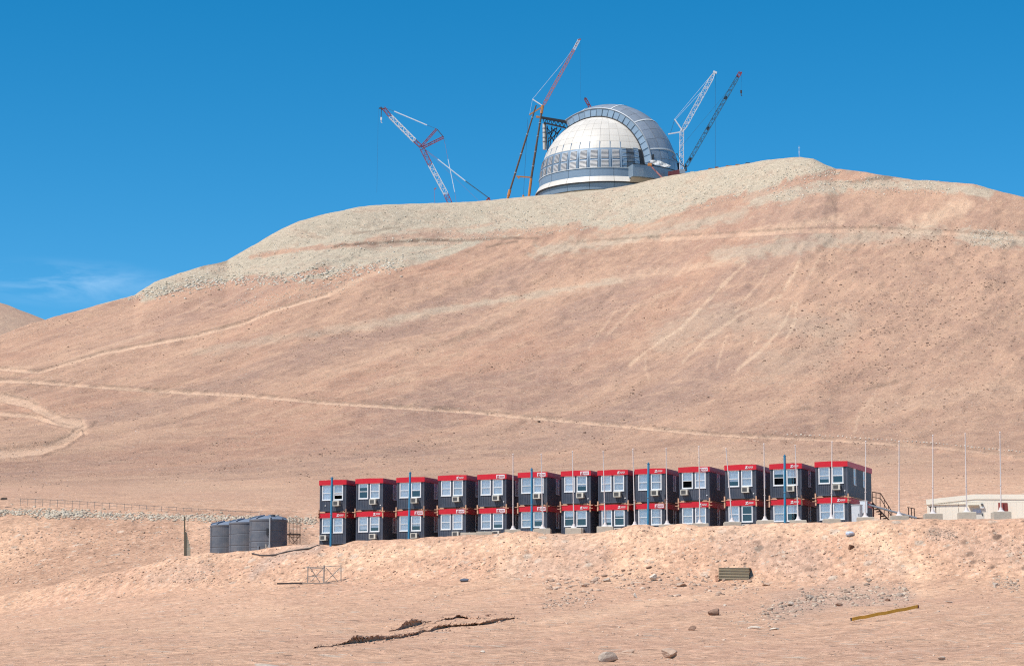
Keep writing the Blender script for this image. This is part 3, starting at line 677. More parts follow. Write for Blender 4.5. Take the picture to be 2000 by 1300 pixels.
# eroded bank: a crust that overhangs a washed out face
M_CRUST = mat('crust_soil', (0.47, 0.285, 0.195), 0.95, var=0.22, scale=3, bump=0.8)
def bank(poly, hmax, label, seed):
    rr = random.Random(seed); V = []; nsec = 7
    pts = [Vector(p) for p in poly]; S = []
    for a, b in zip(pts[:-1], pts[1:]):
        m_ = max(2, int((b - a).length / 2.2))
        S += [a.lerp(b, i / m_) for i in range(m_)]
    n = len(S); base = [ground_at(s.x, s.y) for s in S]
    # smooth the depth so that the lip runs as one line
    ys = np.array([p.y for p in base]); ker = np.ones(15) / 15; ysm = np.convolve(np.pad(ys, 7, 'edge'), ker, 'valid')
    mb = MB(); rows = []
    for i, s in enumerate(S):
        Y = ysm[i]; X = base[i].x / base[i].y * Y; gz = ground_z(X, Y)
        e_ = math.sin(math.pi * min(max(i / (n - 1), 0.02), 0.98)) ** 0.5
        hh = hmax * e_ * (0.55 + 0.45 * float(vnoise(np.array([X * 1.1]), np.array([seed * 1.0]), seed)[0])) * rr.uniform(0.8, 1.15)
        hh *= (0.62 + 0.55 * float(vnoise(np.array([X * 1.3]), np.array([2.0]), seed + 9)[0])) * (0.85 + 0.3 * float(vnoise(np.array([X * 4.1]), np.array([7.0]), seed)[0])); hh = max(hh, 0.02); jit = rr.uniform(-0.12, 0.12) + 0.45 * float(vnoise(np.array([X * 2.6]), np.array([3.0]), seed)[0])
        over = 0.75 * hh + 0.1
        prof = [(9.0, -0.06), (5.0, 0.30 * hh), (1.6, 0.78 * hh), (-0.02 + jit * 0.3, 1.0 * hh), (-over * 0.5 + jit, 0.92 * hh), (-over * 0.52 + jit, 0.78 * hh), (0.18 + jit * 0.5, 0.5 * hh), (0.25, 0.1 * hh), (0.15, -0.3)]
        rows.append([(X + rr.uniform(-0.03, 0.03), Y + a, (ground_z(X, Y + a) if a > 1 else gz) + b + rr.uniform(-0.035, 0.035) * (1 if k_ > 2 else 0)) for k_, (a, b) in enumerate(prof)])
    m_ = len(rows[0]); vs = [p for r in rows for p in r]
    fs = [(i * m_ + j, i * m_ + j + 1, (i + 1) * m_ + j + 1, (i + 1) * m_ + j) for i in range(n - 1) for j in range(m_ - 1)]
    mb.add(vs, fs); o = mb.build('eroded_bank', SOIL); tag(o, label, 'bank', kind='structure')
bank([(612, 1266), (660, 1259), (700, 1254), (740, 1250), (790, 1244), (830, 1234), (870, 1224), (905, 1222), (950, 1219), (1006, 1206)], 0.85, 'ragged eroded ledge of soil with dark undercut, the longer lower one', 3)
bank([(760, 1233), (800, 1224), (830, 1216), (868, 1209), (905, 1205), (935, 1209)], 0.6, 'shorter crumbling ledge of soil above the long eroded ledge', 8)
q = merge(scatter(170, near_poly([(620, 1264), (740, 1250), (830, 1232), (900, 1222), (1010, 1206)], 5), 3, 9, 1.5), scatter(160, near_poly([(780, 1230), (840, 1218), (880, 1212), (940, 1214), (1000, 1205)], 6), 3, 11, 1.8))
tag(link_mesh('clods', stones_mesh('clods', *q, stone_material('clod', (0.36, 0.22, 0.155), (0.58, 0.38, 0.265)))), 'crumbled clods along the eroded soil edge', 'clods', kind='stuff')


# ------------------------------------------------------------------ observatory dome
DC = P(1183, 355, 1390.0); R1, R2, WB = 40.4, 46.6, 15.0
A35 = R(35); nx = Vector((-math.sin(A35), -math.cos(A35), 0)); hx = Vector((math.cos(A35), -math.sin(A35), 0)); zx = Vector((0, 0, 1))
M_WHITE = mat('dome_white', (0.62, 0.565, 0.50), 0.45, var=0.05, scale=0.2, objvar=0.07)
M_SEAM = mat('dome_seam', (0.22, 0.23, 0.25), 0.7, var=0.1)
M_BLUEG = mat('dome_blue_grey', (0.22, 0.29, 0.37), 0.5, 0.2, var=0.06, scale=0.3, objvar=0.06)
M_SILV = mat('dome_silver', (0.40, 0.43, 0.47), 0.38, 0.5, var=0.10, scale=0.25, objvar=0.10)
M_SILVL = mat('dome_silver_light', (0.30, 0.38, 0.46), 0.45, 0.35, var=0.08, scale=0.3, objvar=0.08)
M_PALEST = mat('dome_pale_strip', (0.62, 0.63, 0.63), 0.5, 0.1, var=0.06)
M_SLAT = mat('dome_slat', (0.52, 0.50, 0.49), 0.5, 0.1, var=0.08, objvar=0.08)
M_DARK = mat('dark_steel', (0.035, 0.038, 0.045), 0.6, 0.3, var=0.2)
M_GREYST = mat('grey_steel', (0.30, 0.33, 0.37), 0.5, 0.3, var=0.12, objvar=0.1)
M_CONC = mat('dome_concrete', (0.40, 0.36, 0.30), 0.9, var=0.15, scale=0.4)
dome = empty('observatory_dome', (DC.x, DC.y, DC.z)); tag(dome, 'large white and silver observatory dome standing on the mountain top', 'observatory')

def patch(fn, a0, a1, b0, b1, na, nb, cuts=(), thick=0.25):
    bm = bmesh.new(); g_ = [[bm.verts.new(fn(a0 + (a1 - a0) * i / na, b0 + (b1 - b0) * j / nb)) for j in range(nb + 1)] for i in range(na + 1)]
    for i in range(na):
        for j in range(nb): bm.faces.new((g_[i][j], g_[i + 1][j], g_[i + 1][j + 1], g_[i][j + 1]))
    for co, no in cuts:
        bmesh.ops.bisect_plane(bm, geom=bm.verts[:] + bm.edges[:] + bm.faces[:], dist=1e-4, plane_co=co, plane_no=no, clear_inner=True)
    if not bm.faces: bm.free(); return None
    bmesh.ops.recalc_face_normals(bm, faces=bm.faces)
    c = sum((f.calc_center_median() for f in bm.faces), Vector()) / len(bm.faces); f0 = bm.faces[:][0]
    if f0.normal.dot(f0.calc_center_median()) < 0: bmesh.ops.reverse_faces(bm, faces=bm.faces)
    if thick: bmesh.ops.solidify(bm, geom=bm.faces[:], thickness=thick)
    return bm
def put(bm, name, m, parent):
    if bm is None: return None
    if sum(f.calc_area() for f in bm.faces) < 1.0: bm.free(); return None
    me = bpy.data.meshes.new(name); bm.to_mesh(me); bm.free(); me.materials.append(m); return link_mesh(name, me, None, parent)
def sph(r): return lambda ph, th: Vector((r * math.cos(th) * math.sin(ph), -r * math.cos(th) * math.cos(ph), r * math.sin(th)))   # ph from the side that faces the camera
def cyl(r0, r1=None):
    r1 = r0 if r1 is None else r1
    return lambda ph, z: Vector(((r0 + (r1 - r0) * z[1]) * math.sin(ph), -(r0 + (r1 - r0) * z[1]) * math.cos(ph), z[0]))
NEAR = [(nx * (WB + 0.05), nx)]; FAR = [(-nx * (WB + 0.05), -nx)]
# inner shell behind the panels, closed by the cheek walls
for side, nm in ((NEAR, nx), (FAR, -nx)):
    bm = bmesh.new(); bmesh.ops.create_uvsphere(bm, u_segments=72, v_segments=36, radius=R1 - 0.35)
    r_ = bmesh.ops.bisect_plane(bm, geom=bm.verts[:] + bm.edges[:] + bm.faces[:], dist=1e-4, plane_co=nm * WB, plane_no=nm, clear_inner=True)
    bmesh.ops.edgeloop_fill(bm, edges=[e for e in r_['geom_cut'] if isinstance(e, bmesh.types.BMEdge)])
    bmesh.ops.bisect_plane(bm, geom=bm.verts[:] + bm.edges[:] + bm.faces[:], dist=1e-4, plane_co=(0, 0, -9), plane_no=(0, 0, 1), clear_inner=True)
    put(bm, 'inner_shell', mat('shell_grey', (0.36, 0.36, 0.36), 0.7, var=0.1), dome)
DPH = R(9.5); GAP = R(0.10)
ths = [R(t) for t in (18.5, 25.5, 32, 40.5, 49, 58, 67, 76, 86)]
cols = [R(6.5) + DPH * k for k in range(-12, 4)]
for c in cols:
    for t0, t1 in zip(ths[:-1], ths[1:]):
        put(patch(sph(R1), c - DPH / 2 + GAP, c + DPH / 2 - GAP, t0 + GAP, t1 - GAP, 3, 3, NEAR), 'cladding_panel', M_WHITE, dome)
# window bays with louvres, two to a bay
for k, c in enumerate(cols):
    if c > R(10): continue
    fr = put(patch(sph(R1 + 0.05), c - DPH / 2 + GAP, c + DPH / 2 - GAP, R(0.3), R(18.4), 3, 5, NEAR), 'window_bay', M_BLUEG, dome)
    if fr is None: continue
    for (t0, t1) in ((R(1.0), R(7.6)), (R(9.0), R(17.2))):
        mb = MB(); ns = 7 if t1 > R(10) else 6; wd = DPH * 0.33; f_ = sph(1.0)
        for i in range(ns):
            ta = t0 + (t1 - t0) * i / ns; tb = t0 + (t1 - t0) * (i + 0.60) / ns
            a = [f_(c - wd, ta) * (R1 + 0.42), f_(c + wd, ta) * (R1 + 0.42), f_(c + wd, tb) * (R1 + 0.16), f_(c - wd, tb) * (R1 + 0.16)]
            lo = [f_(c - wd, ta) * (R1 + 0.1), f_(c + wd, ta) * (R1 + 0.1)]
            mb.add(a + lo, [(0, 1, 2, 3), (4, 5, 1, 0)])
        mb.build('louvre', M_SLAT, fr)
    # mullion between the bays
    f_ = sph(1.0); a = c + DPH / 2
    mb = MB(); mb.bar(f_(a, R(0.3)) * (R1 + 0.3), f_(a, R(9)) * (R1 + 0.3), 0.38); mb.bar(f_(a, R(9)) * (R1 + 0.3), f_(a, R(25.3)) * (R1 + 0.2), 0.3); mb.build('mullion', M_BLUEG, dome)
# plain grey bays next to the door, with a lattice gate and a dark opening
for a0, a1, b0, b1, m_, nm in ((11.4, 16.2, 0.3, 18.2, M_SILVL, 'blank_panel'), (16.5, 23.0, 8.5, 18.2, M_GREYST, 'lattice_gate'), (16.5, 23.0, 0.3, 8.3, M_GREYST, 'lattice_gate'), (23.2, 28.2, 2, 19.5, M_SILVL, 'blank_panel')):
    put(patch(sph(R1 + 0.1), R(a0), R(a1), R(b0), R(b1), 3, 4, NEAR), nm, m_, dome)
f_ = sph(1.0)
mb = MB()
for k in range(7): a = R(16.5 + k * 1.05); mb.bar(f_(a, R(1)) * (R1 + 0.6), f_(a, R(18)) * (R1 + 0.6), 0.12)
for t in (2, 6, 10, 14, 18): mb.bar(f_(R(11.5), R(t)) * (R1 + 0.7), f_(R(27), R(t)) * (R1 + 0.7), 0.14)
mb.build('scaffold_frame', M_DARK, dome)
put(patch(sph(R1 + 0.25), R(28.4), R(33), R(0.5), R(18), 3, 4, NEAR), 'dark_opening', M_DARK, dome)
# rings below the windows
ringp = [(0.05, -5.0, 40.9, 40.9, M_BLUEG, 'wall_panel'), (-5.1, -8.5, 41.6, 43.4, M_WHITE, 'skirt_panel'), (-9.2, -13.0, 42.4, 41.8, M_BLUEG, 'drum_panel')]
for z0, z1, ra, rb, m_, nm in ringp:
    for k in range(11):
        a0 = R(-118 + k * 20 + 2.6); a1 = a0 + R(19.7)
        if nm != 'drum_panel' and a0 > R(19): continue
        f2 = cyl(ra, rb)
        put(patch(lambda ph, s: f2(ph, (z0 + (z1 - z0) * s, s)), a0, min(a1, R(22)) if nm != 'drum_panel' else a1, 0.0, 1.0, 6, 1), nm, m_, dome)
mb = MB(); mb.lathe([(40.5, -8.5), (43.2, -8.56), (43.2, -9.15), (40.5, -9.2)], 96); mb.build('shadow_gap_ring', M_DARK, dome)  # dark colour stands for the shadow line in the gap under the skirt
mb = MB(); mb.lathe([(41.0, -13.05), (40.2, -14.0), (40.2, -40.0)], 96); mb.build('concrete_base', M_CONC, dome)
mb = MB(); mb.lathe([(41.2, 0.05), (41.2, 0.4), (40.8, 0.45)], 96); mb.build('sill_ring', M_PALEST, dome)
# the great door: a band of larger radius over the slit
def dq(s): return 48.0 - 5.2 * (s / 15.0) ** 2
def door(s, t): q = dq(s); return nx * s + (hx * math.cos(t) + zx * math.sin(t)) * q
tdiv = [0, 9, 17, 26, 35, 45, 54, 63, 72, 82, 91, 100, 109, 117]
sdiv = [-15, -9, -3, 3, 9, 15]
for i in range(len(tdiv) - 1):
    for j in range(5):
        g1 = 0.12
        put(patch(door, sdiv[j] + g1, sdiv[j + 1] - g1, R(tdiv[i] + 0.12), R(tdiv[i + 1] - 0.12), 3, 4, thick=0.3), 'door_panel', M_SILV, dome)
bmb = MB()
n_t, n_s = 40, 8
for i in range(n_t + 1):
    for j in range(n_s + 1):
        bmb.v.append(tuple(door(-14.9 + 29.8 * j / n_s, R(117 * i / n_t)) * 0.991))
bmb.f = [(i * 9 + j, i * 9 + j + 1, (i + 1) * 9 + j + 1, (i + 1) * 9 + j) for i in range(n_t) for j in range(n_s)]
bmb.build('door_backing', M_SEAM, dome)
for t in (17, 45, 72, 100):
    put(patch(lambda s, a: door(s, a) * 1.006, -15, 15, R(t - 0.55), R(t + 0.55), 14, 1, thick=0.2), 'rib_strip', M_PALEST, dome)
for s in (-15.2, 15.2):                                           # rim of the door
    mb = MB(); mb.path([door(s, R(117 * i / 60)) * 1.004 for i in range(61)], 0.5); mb.build('door_rim', M_DARK if s < 0 else M_GREYST, dome)
mb = MB(); mb.path([nx * (WB + 0.2) + (hx * math.cos(R(i * 3)) + zx * math.sin(R(i * 3))) * math.sqrt(R1 * R1 - WB * WB) * 1.006 for i in range(2, 56)], 0.42); mb.build('seal_arch', M_DARK, dome)
# lower straight wall of the door
for j in range(5):
    for (z0, z1) in ((-4.4, 0.2), (-9.0, -4.6)):
        put(patch(lambda s, z: nx * s + hx * dq(s) + zx * z, sdiv[j] + 0.12, sdiv[j + 1] - 0.12, z0, z1, 3, 1, thick=0.3), 'door_panel', M_SILVL, dome)
mb = MB()
for s in (-15.1, 14.6): 
    q = dq(s); mb.bar(nx * s + hx * (q + .2) + zx * -9, nx * s + hx * (q + .2) + zx * 9, 0.7)
mb.build('door_jamb', M_DARK, dome)
# cheek of the door: flat ring with dark slots
ri, ro = math.sqrt(R1 * R1 - WB * WB) + 0.3, 42.8
kk = 0
for k in range(19):
    t0 = R(1 + k * 6.05); t1 = t0 + R(5.5)
    ring = lambda r, t: nx * (WB + 0.1) + (hx * math.cos(t) + zx * math.sin(t)) * r
    bm = patch(ring, ri, ro - 0.2, t0, t1, 1, 3, thick=0)
    bmesh.ops.translate(bm, verts=bm.verts, vec=nx * (0.25 if k % 2 else 0.1)); bmesh.ops.solidify(bm, geom=bm.faces[:], thickness=0.3)
    put(bm, 'cheek_panel', M_SILVL, dome)
    mb = MB(); a = t1 + R(0.25); mb.bar(ring(ri + 0.4, a) + nx * 0.5, ring(ro - 0.2, a) + nx * 0.3, 0.16); mb.build('cheek_bracket', M_SILVL, dome)
ringb = MB()
for i in range(61):
    t = R(i * 117 / 60); ringb.v += [tuple(nx * (WB - 0.1) + (hx * math.cos(t) + zx * math.sin(t)) * (ri - 1.5)), tuple(nx * (WB - 0.1) + (hx * math.cos(t) + zx * math.sin(t)) * ro)]
ringb.f = [(2 * i, 2 * i + 1, 2 * i + 3, 2 * i + 2) for i in range(60)]; ringb.build('cheek_backing', M_SEAM, dome)
# end of the door and the lattice of the open slit behind it
mb = MB()
for s in (-14.5, -7, 0, 7, 14.5):
    a = door(s, R(117)); b = a * 0.90; mb.bar(a, b, 0.5); mb.bar(b, door(s, R(109)) * 0.9, 0.35)
for r_ in (1.0, 0.9): mb.bar(door(-14.5, R(117)) * r_, door(14.5, R(117)) * r_, 0.5)
mb.build('door_end_frame', M_DARK, dome)
tr = empty('slit_truss', (0, 0, 0)); tr.parent = dome
def D(px, py, y): return P(px, py, 1390 + y) - DC
mb = MB(); yt = 42
mb.bar(D(1056, 230, yt), D(1114, 241, yt), 0.75); mb.bar(D(1062, 240, yt), D(1106, 250, yt), 0.6); mb.bar(D(1056, 228.5, yt + 9), D(1114, 238, yt + 6), 0.6)
tr2 = mb.build('truss_chord', M_DARK, dome)
mb = MB()
for k in range(7): x0 = 1060 + k * 7.5; mb.bar(D(x0, 231 + k * 1.35, yt), D(x0 + 3.7, 241 + k * 1.5, yt), 0.3); mb.bar(D(x0 + 3.7, 241 + k * 1.5, yt), D(x0 + 7.5, 232 + k * 1.4, yt), 0.3)
for (a, b, c, d) in ((1069, 246, 1072, 292), (1078, 246, 1074, 288), (1088, 248, 1080, 280), (1069, 262, 1088, 250), (1070, 278, 1096, 252), (1071, 258, 1082, 276), (1076, 250, 1090, 262), (1084, 250, 1072, 272), (1096, 250, 1086, 268), (1068, 250, 1078, 262), (1066, 246, 1070, 300)):
    mb.bar(D(a, b, yt), D(c, d, yt), 0.38)
mb.build('truss_web', M_DARK, dome)
bpy.data.objects.remove(tr)
mb = MB(); mb.bar(D(1063.5, 242, yt + 2), D(1064, 292, yt + 2), 1.25, 12); mb.build('vent_duct', M_WHITE, dome)
mb = MB()
for py in (250, 258, 268, 276): mb.bar(D(1063.6, py, yt + 2), D(1063.6, py + 1.2, yt + 2), 1.5, 12)
mb.build('duct_collar', M_GREYST, dome)
# projecting block under the door
def blk(ph, z): return Vector((49.0 * math.sin(ph), -49.0 * math.cos(ph), z))
bm = bmesh.new()
top = [blk(R(a), 0) for a in (17.0, 25, 34, 44, 54, 64)]; inn = [blk(R(a), 0) * (40 / 49) for a in (17, 25, 34, 44, 54, 64)]
mb = MB(); n_ = len(top)
for z in (1.0, -6.2): mb.v += [tuple(p + zx * z) for p in top] + [tuple(p + zx * z) for p in inn]
for i in range(n_ - 1):
    mb.f += [(i, i + 1, n_ + i + 1, n_ + i), (2 * n_ + i, 2 * n_ + i + 1, i + 1, i), (3 * n_ + i, 3 * n_ + i + 1, 2 * n_ + i + 1, 2 * n_ + i)]
mb.f += [(0, n_, 3 * n_, 2 * n_), (n_ - 1, 2 * n_ - 1, 4 * n_ - 1, 3 * n_ - 1)]
mb.build('door_rail_box', M_SILVL, dome); bm.free()
mb = MB(); mb.path([p + zx * 1.2 for p in top], 0.3); mb.build('box_coping', M_DARK, dome)
mb = MB(); t2 = [p * (46 / 49) for p in top[:4]]
for a, b in zip(t2[:-1], t2[1:]): mb.add([a + zx * -6.25, b + zx * -6.25, b * 0.94 + zx * -8.8, a * 0.94 + zx * -8.8], [(0, 1, 2, 3)])
mb.build('box_soffit', M_CONC, dome)

# white sheet hung on the lower right of the dome
bm = bmesh.new(); gsz = 10
tl = [(1268, 313), (1278, 312.5), (1288, 314), (1298, 318), (1310, 323.5)]; bl = [(1270, 316), (1276, 321), (1286, 323), (1298, 326.5), (1307, 327)]
pts = []
for i in range(gsz + 1):
    t = i / gsz * 4; a0 = min(int(t), 3); fr_ = t - a0
    u0 = Vector(tl[a0]).lerp(Vector(tl[a0 + 1]), fr_); u1 = Vector(bl[a0]).lerp(Vector(bl[a0 + 1]), fr_)
    pts.append([P(*(u0.lerp(u1, j / 4)), 1337.5 - 1.5 * j / 4 + 0.5 * math.sin(i * 1.7 + j)) for j in range(5)])
vv = [[bm.verts.new(p) for p in r] for r in pts]
for i in range(gsz):
    for j in range(4): bm.faces.new((vv[i][j], vv[i + 1][j], vv[i + 1][j + 1], vv[i][j + 1]))
bmesh.ops.solidify(bm, geom=bm.faces[:], thickness=0.15)
o = put(bm, 'tarpaulin', mat('tarp_white', (0.80, 0.80, 0.79), 0.6, var=0.05), None); tag(o, 'white tarpaulin hung across the lower right of the dome', 'tarpaulin')

# ------------------------------------------------------------------ cranes
M_RED = mat('crane_red', (0.30, 0.06, 0.075), 0.5, var=0.15, scale=1); M_CWHITE = mat('crane_white', (0.74, 0.74, 0.76), 0.5, var=0.08, scale=1)
M_ORANGE = mat('crane_orange', (0.52, 0.22, 0.07), 0.5, var=0.15, scale=1); M_CDARK = mat('crane_black', (0.06, 0.045, 0.04), 0.5, var=0.2, scale=1)
M_PINK = mat('crane_pale_red', (0.52, 0.20, 0.18), 0.55, var=0.15, scale=1); M_NAVY = mat('crane_navy', (0.05, 0.13, 0.20), 0.5, var=0.15, scale=1)
M_ROPE = mat('rope', (0.06, 0.07, 0.09), 0.6, var=0.1); M_ROPEW = mat('pendant_pale', (0.62, 0.70, 0.80), 0.5, var=0.05); M_ROPER = mat('pendant_red', (0.34, 0.12, 0.14), 0.5, var=0.1)
CRY = 1372.0
def lattice(p, q, w, panel, rc, rl, taper=(0.0, 0.0)):
    mb = MB(); p = Vector(p); q = Vector(q); d = (q - p); ln = d.length; d.normalize()
    a = d.cross(Vector((0, 1, 0))).normalized(); b = d.cross(a).normalized(); n = max(2, int(round(ln / panel)))
    def corner(i, sx, sy):
        t = i / n; k = 1.0
        if taper[0] and t < taper[0]: k = 0.35 + 0.65 * t / taper[0]
        if taper[1] and t > 1 - taper[1]: k = 0.35 + 0.65 * (1 - t) / taper[1]
        return p + d * (ln * t) + a * (sx * w * k / 2) + b * (sy * w * k / 2)
    for i in range(n):
        for sx, sy in ((-1, -1), (1, -1), (1, 1), (-1, 1)): mb.bar(corner(i, sx, sy), corner(i + 1, sx, sy), rc, cap=False)
        for (s1, s2) in (((-1, -1), (1, -1)), ((1, -1), (1, 1)), ((1, 1), (-1, 1)), ((-1, 1), (-1, -1))):
            if i % 2: s1, s2 = s2, s1
            mb.bar(corner(i, *s1), corner(i + 1, *s2), rl, cap=False); 
            if i % 3 == 0: mb.bar(corner(i, *s1), corner(i, *s2), rl, cap=False)
    return mb
def carrier(root, px, y, m_body, zoff=0.0):
    """crawler tracks, upper works and counterweight of a crane standing on the platform"""
    x = P(px, 395, y).x; z = ground_z(x, y)
    for s in (-1, 1):
        mb = MB(); mb.box(x - 4.2, x + 4.2, y + s * 3 - 0.6, y + s * 3 + 0.6, z + 0.1, z + 1.2); mb.box(x - 3.6, x + 3.6, y + s * 3 - 0.55, y + s * 3 + 0.55, z - 0.2, z + 1.45); mb.build('crawler_track', M_CDARK, root)
    mb = MB(); mb.box(x - 3.8, x + 2.4, y - 1.6, y + 1.6, z + 1.5, z + 2.6); mb.build('upper_works', m_body, root)
    mb = MB(); mb.box(x + 2.5, x + 4.2, y - 2.0, y + 2.0, z + 1.6, z + 3.0); mb.build('counterweight', M_CDARK, root)
    mb = MB(); mb.box(x - 3.6, x - 1.9, y - 2.7, y - 1.7, z + 1.7, z + 3.0); mb.build('cab', M_CWHITE, root)
    return Vector((x, y, z + 2.2))
def hookblock(p, m_):
    mb = MB(); mb.box(p.x - 0.5, p.x + 0.5, p.y - 0.3, p.y + 0.3, p.z - 1.8, p.z); mb.bar(p + Vector((0, 0, -1.8)), p + Vector((0, 0, -3.2)), 0.22, 6); mb.bar(p + Vector((0, 0, -3.2)), p + Vector((0.6, 0, -3.6)), 0.2, 6); return mb

# left crane: red and white lattice boom with luffing jib
c1 = empty('lattice_crane', (P(880, 398, CRY).x, CRY, ground_z(P(880, 398, CRY).x, CRY))); tag(c1, 'red and white lattice crane with angled jib left of the dome', 'crane')
def c1p(mb, nm, m_): 
    o = mb.build(nm, m_); o.parent = c1; o.matrix_parent_inverse = Matrix.Translation(-c1.location); return o
Q = lambda x, y: P(x, y, CRY)
c1p(lattice(Q(884, 409), Q(871, 379), 2.6, 2.4, 0.20, 0.12), 'boom_foot_section', M_RED)
c1p(lattice(Q(871, 379), Q(840.5, 322), 2.7, 2.3, 0.22, 0.15), 'boom_section', M_CWHITE)
c1p(lattice(Q(840.5, 322), Q(824, 289), 2.6, 2.3, 0.22, 0.14), 'boom_head_section', M_RED)
c1p(lattice(Q(822, 286), Q(809, 274), 1.8, 1.8, 0.22, 0.12), 'jib_foot_section', M_RED)
c1p(lattice(Q(810, 275), Q(762, 227), 2.3, 2.1, 0.22, 0.15), 'jib_section', M_CWHITE)
c1p(lattice(Q(762, 227), Q(749, 211), 1.9, 1.8, 0.20, 0.12), 'jib_head_section', M_RED)
mb = MB(); mb.bar(Q(740, 211.5), Q(752, 212.5), 0.45); mb.bar(Q(744, 209), Q(746, 215), 0.5); c1p(mb, 'head_sheave', M_CDARK)
c1p(lattice(Q(822, 287), Q(853, 252), 1.0, 1.8, 0.17, 0.10), 'jib_strut', M_RED)
c1p(lattice(Q(824, 289), Q(866.5, 268), 1.2, 1.8, 0.18, 0.10), 'jib_strut', M_RED)
mb = MB(); mb.bar(Q(853, 252), Q(866.5, 268), 0.28); c1p(mb, 'strut_link', M_CDARK)
mb = MB(); mb.bar(Q(770, 217.5), Q(834, 244.5), 0.42); c1p(mb, 'pendant_bar', M_ROPEW)
mb = MB(); mb.bar(Q(752, 211), Q(770, 217.5), 0.10); mb.bar(Q(834, 244.5), Q(853, 252), 0.10); c1p(mb, 'pendant_rope', M_ROPE)
mb = MB(); mb.bar(Q(855, 311), Q(909, 353.5), 0.42); c1p(mb, 'pendant_bar', M_ROPEW)
mb = MB(); mb.bar(Q(909, 353.5), Q(955, 387), 0.38); c1p(mb, 'back_stay', M_NAVY)
mb = MB(); mb.bar(Q(828, 290), Q(855, 311), 0.14); mb.bar(Q(866.5, 268), Q(875, 311), 0.10); mb.bar(Q(888, 375), Q(892, 400), 0.10); mb.bar(Q(830, 292), Q(936, 393), 0.06); c1p(mb, 'pendant_rope', M_ROPER)
mb = MB(); mb.bar(Q(875, 311), Q(888, 375), 0.30); c1p(mb, 'pendant_bar', M_ROPEW)
mb = MB(); mb.bar(Q(745, 213), Q(744.5, 230), 0.28); mb.bar(Q(739, 212), Q(736, 376), 0.05); c1p(mb, 'hoist_rope', M_ROPE)
c1p(hookblock(Q(744.5, 229), M_CWHITE), 'hook_block', M_CWHITE)
mb = MB(); mb.bar(Q(848, 368), Q(850, 410), 0.12); mb.bar(Q(848, 370), Q(852, 367), 0.45); c1p(mb, 'light_mast', M_ROPER)
mb = MB(); mb.box(Q(947, 390).x, Q(957, 390).x, CRY - 1.5, CRY + 1.5, Q(950, 400).z, Q(950, 392).z); mb.bar(Q(950, 392), Q(955, 386), 0.6); mb.bar(Q(957, 392), Q(955, 386), 0.6); c1p(mb, 'counterweight_tray', M_RED)
cc = empty('tmp'); carrier(cc, 884, CRY, M_RED)
for ch in list(cc.children): ch.parent = c1; ch.matrix_parent_inverse = Matrix.Translation(-c1.location)
bpy.data.objects.remove(cc)

def crane(name, label, px, y, m_body):
    x = P(px, 395, y).x; root = empty(name, (x, y, ground_z(x, y))); tag(root, label, 'crane')
    cc = empty('tmp'); carrier(cc, px, y, m_body)
    for ch in list(cc.children): ch.parent = root; ch.matrix_parent_inverse = Matrix.Translation(-root.location)
    bpy.data.objects.remove(cc)
    def add(mb, nm, m_):
        o = mb.build(nm, m_); o.parent = root; o.matrix_parent_inverse = Matrix.Translation(-root.location); return o
    return root, add
# orange crane: telescopic mast pair with a pale red jib
Y2 = 1420.0; Q = lambda x, y: P(x, y, Y2)
_, ad = crane('telescopic_crane', 'orange crane with twin dark masts and tall pale red jib beside the dome', 1012, Y2, M_ORANGE)
mb = MB(); mb.bar(Q(996, 372), Q(1030, 262), 0.62, 8); mb.bar(Q(1030, 262), Q(1047, 206), 0.5, 8); ad(mb, 'mast', mat('mast_brown', (0.13, 0.085, 0.06), 0.5, var=0.2, scale=1))
mb = MB(); mb.bar(Q(1037, 352), Q(1048, 282), 0.75, 8); mb.bar(Q(1048, 282), Q(1057.5, 222), 0.62, 8); ad(mb, 'mast', mat('mast_brown', (0.13, 0.085, 0.06), 0.5, var=0.2, scale=1))
mb = MB(); mb.bar(Q(990.5, 392), Q(996, 371), 0.8, 8); mb.bar(Q(993, 383), Q(996, 371), 1.0, 8); ad(mb, 'mast_foot', M_ORANGE)
mb = MB(); mb.bar(Q(1032.5, 388), Q(1037.5, 349), 0.9, 8); ad(mb, 'mast_foot', M_ORANGE)
mb = MB()
for t in (0.2, 0.42, 0.65, 0.85): a = Q(996, 372).lerp(Q(1047, 206), t); b = Q(996, 372).lerp(Q(1047, 206), t + 0.012); mb.bar(a, b, 0.8, 8); a = Q(1037, 352).lerp(Q(1057.5, 222), t); b = Q(1037, 352).lerp(Q(1057.5, 222), t + 0.012); mb.bar(a, b, 0.9, 8)
ad(mb, 'mast_collar', M_GREYST)
mb = MB(); mb.bar(Q(1008.5, 344.5), Q(1037, 346.5), 0.55); mb.bar(Q(1011, 347), Q(1015, 347), 0.7); ad(mb, 'cross_bar', M_ORANGE)
mb = MB(); mb.bar(Q(1057.5, 222), Q(1060, 206), 0.9, 6); mb.bar(Q(1047, 228), Q(1054, 229), 0.8); ad(mb, 'jib_head_mount', M_ORANGE)
mb = MB(); mb.bar(Q(1034, 224.5), Q(1060, 208), 0.55); ad(mb, 'jib_strut', M_ORANGE)
mb = MB(); mb.bar(Q(1040, 194), Q(1060, 207), 0.45); ad(mb, 'jib_strut', M_CWHITE)
ad(lattice(Q(1060, 208), Q(1121, 97), 1.6, 1.5, 0.17, 0.13, (0.06, 0)), 'jib', M_PINK)
ad(lattice(Q(1121, 97), Q(1131, 78), 1.4, 1.5, 0.2, 0.13), 'jib_tip', M_CWHITE)
mb = MB(); mb.bar(Q(1129.5, 79), Q(1134, 76.5), 0.6); mb.bar(Q(1124.6, 91), Q(1125.4, 89.5), 0.9); mb.bar(Q(1127.4, 85.5), Q(1128.2, 84), 0.9); ad(mb, 'tip_sheave', M_RED)
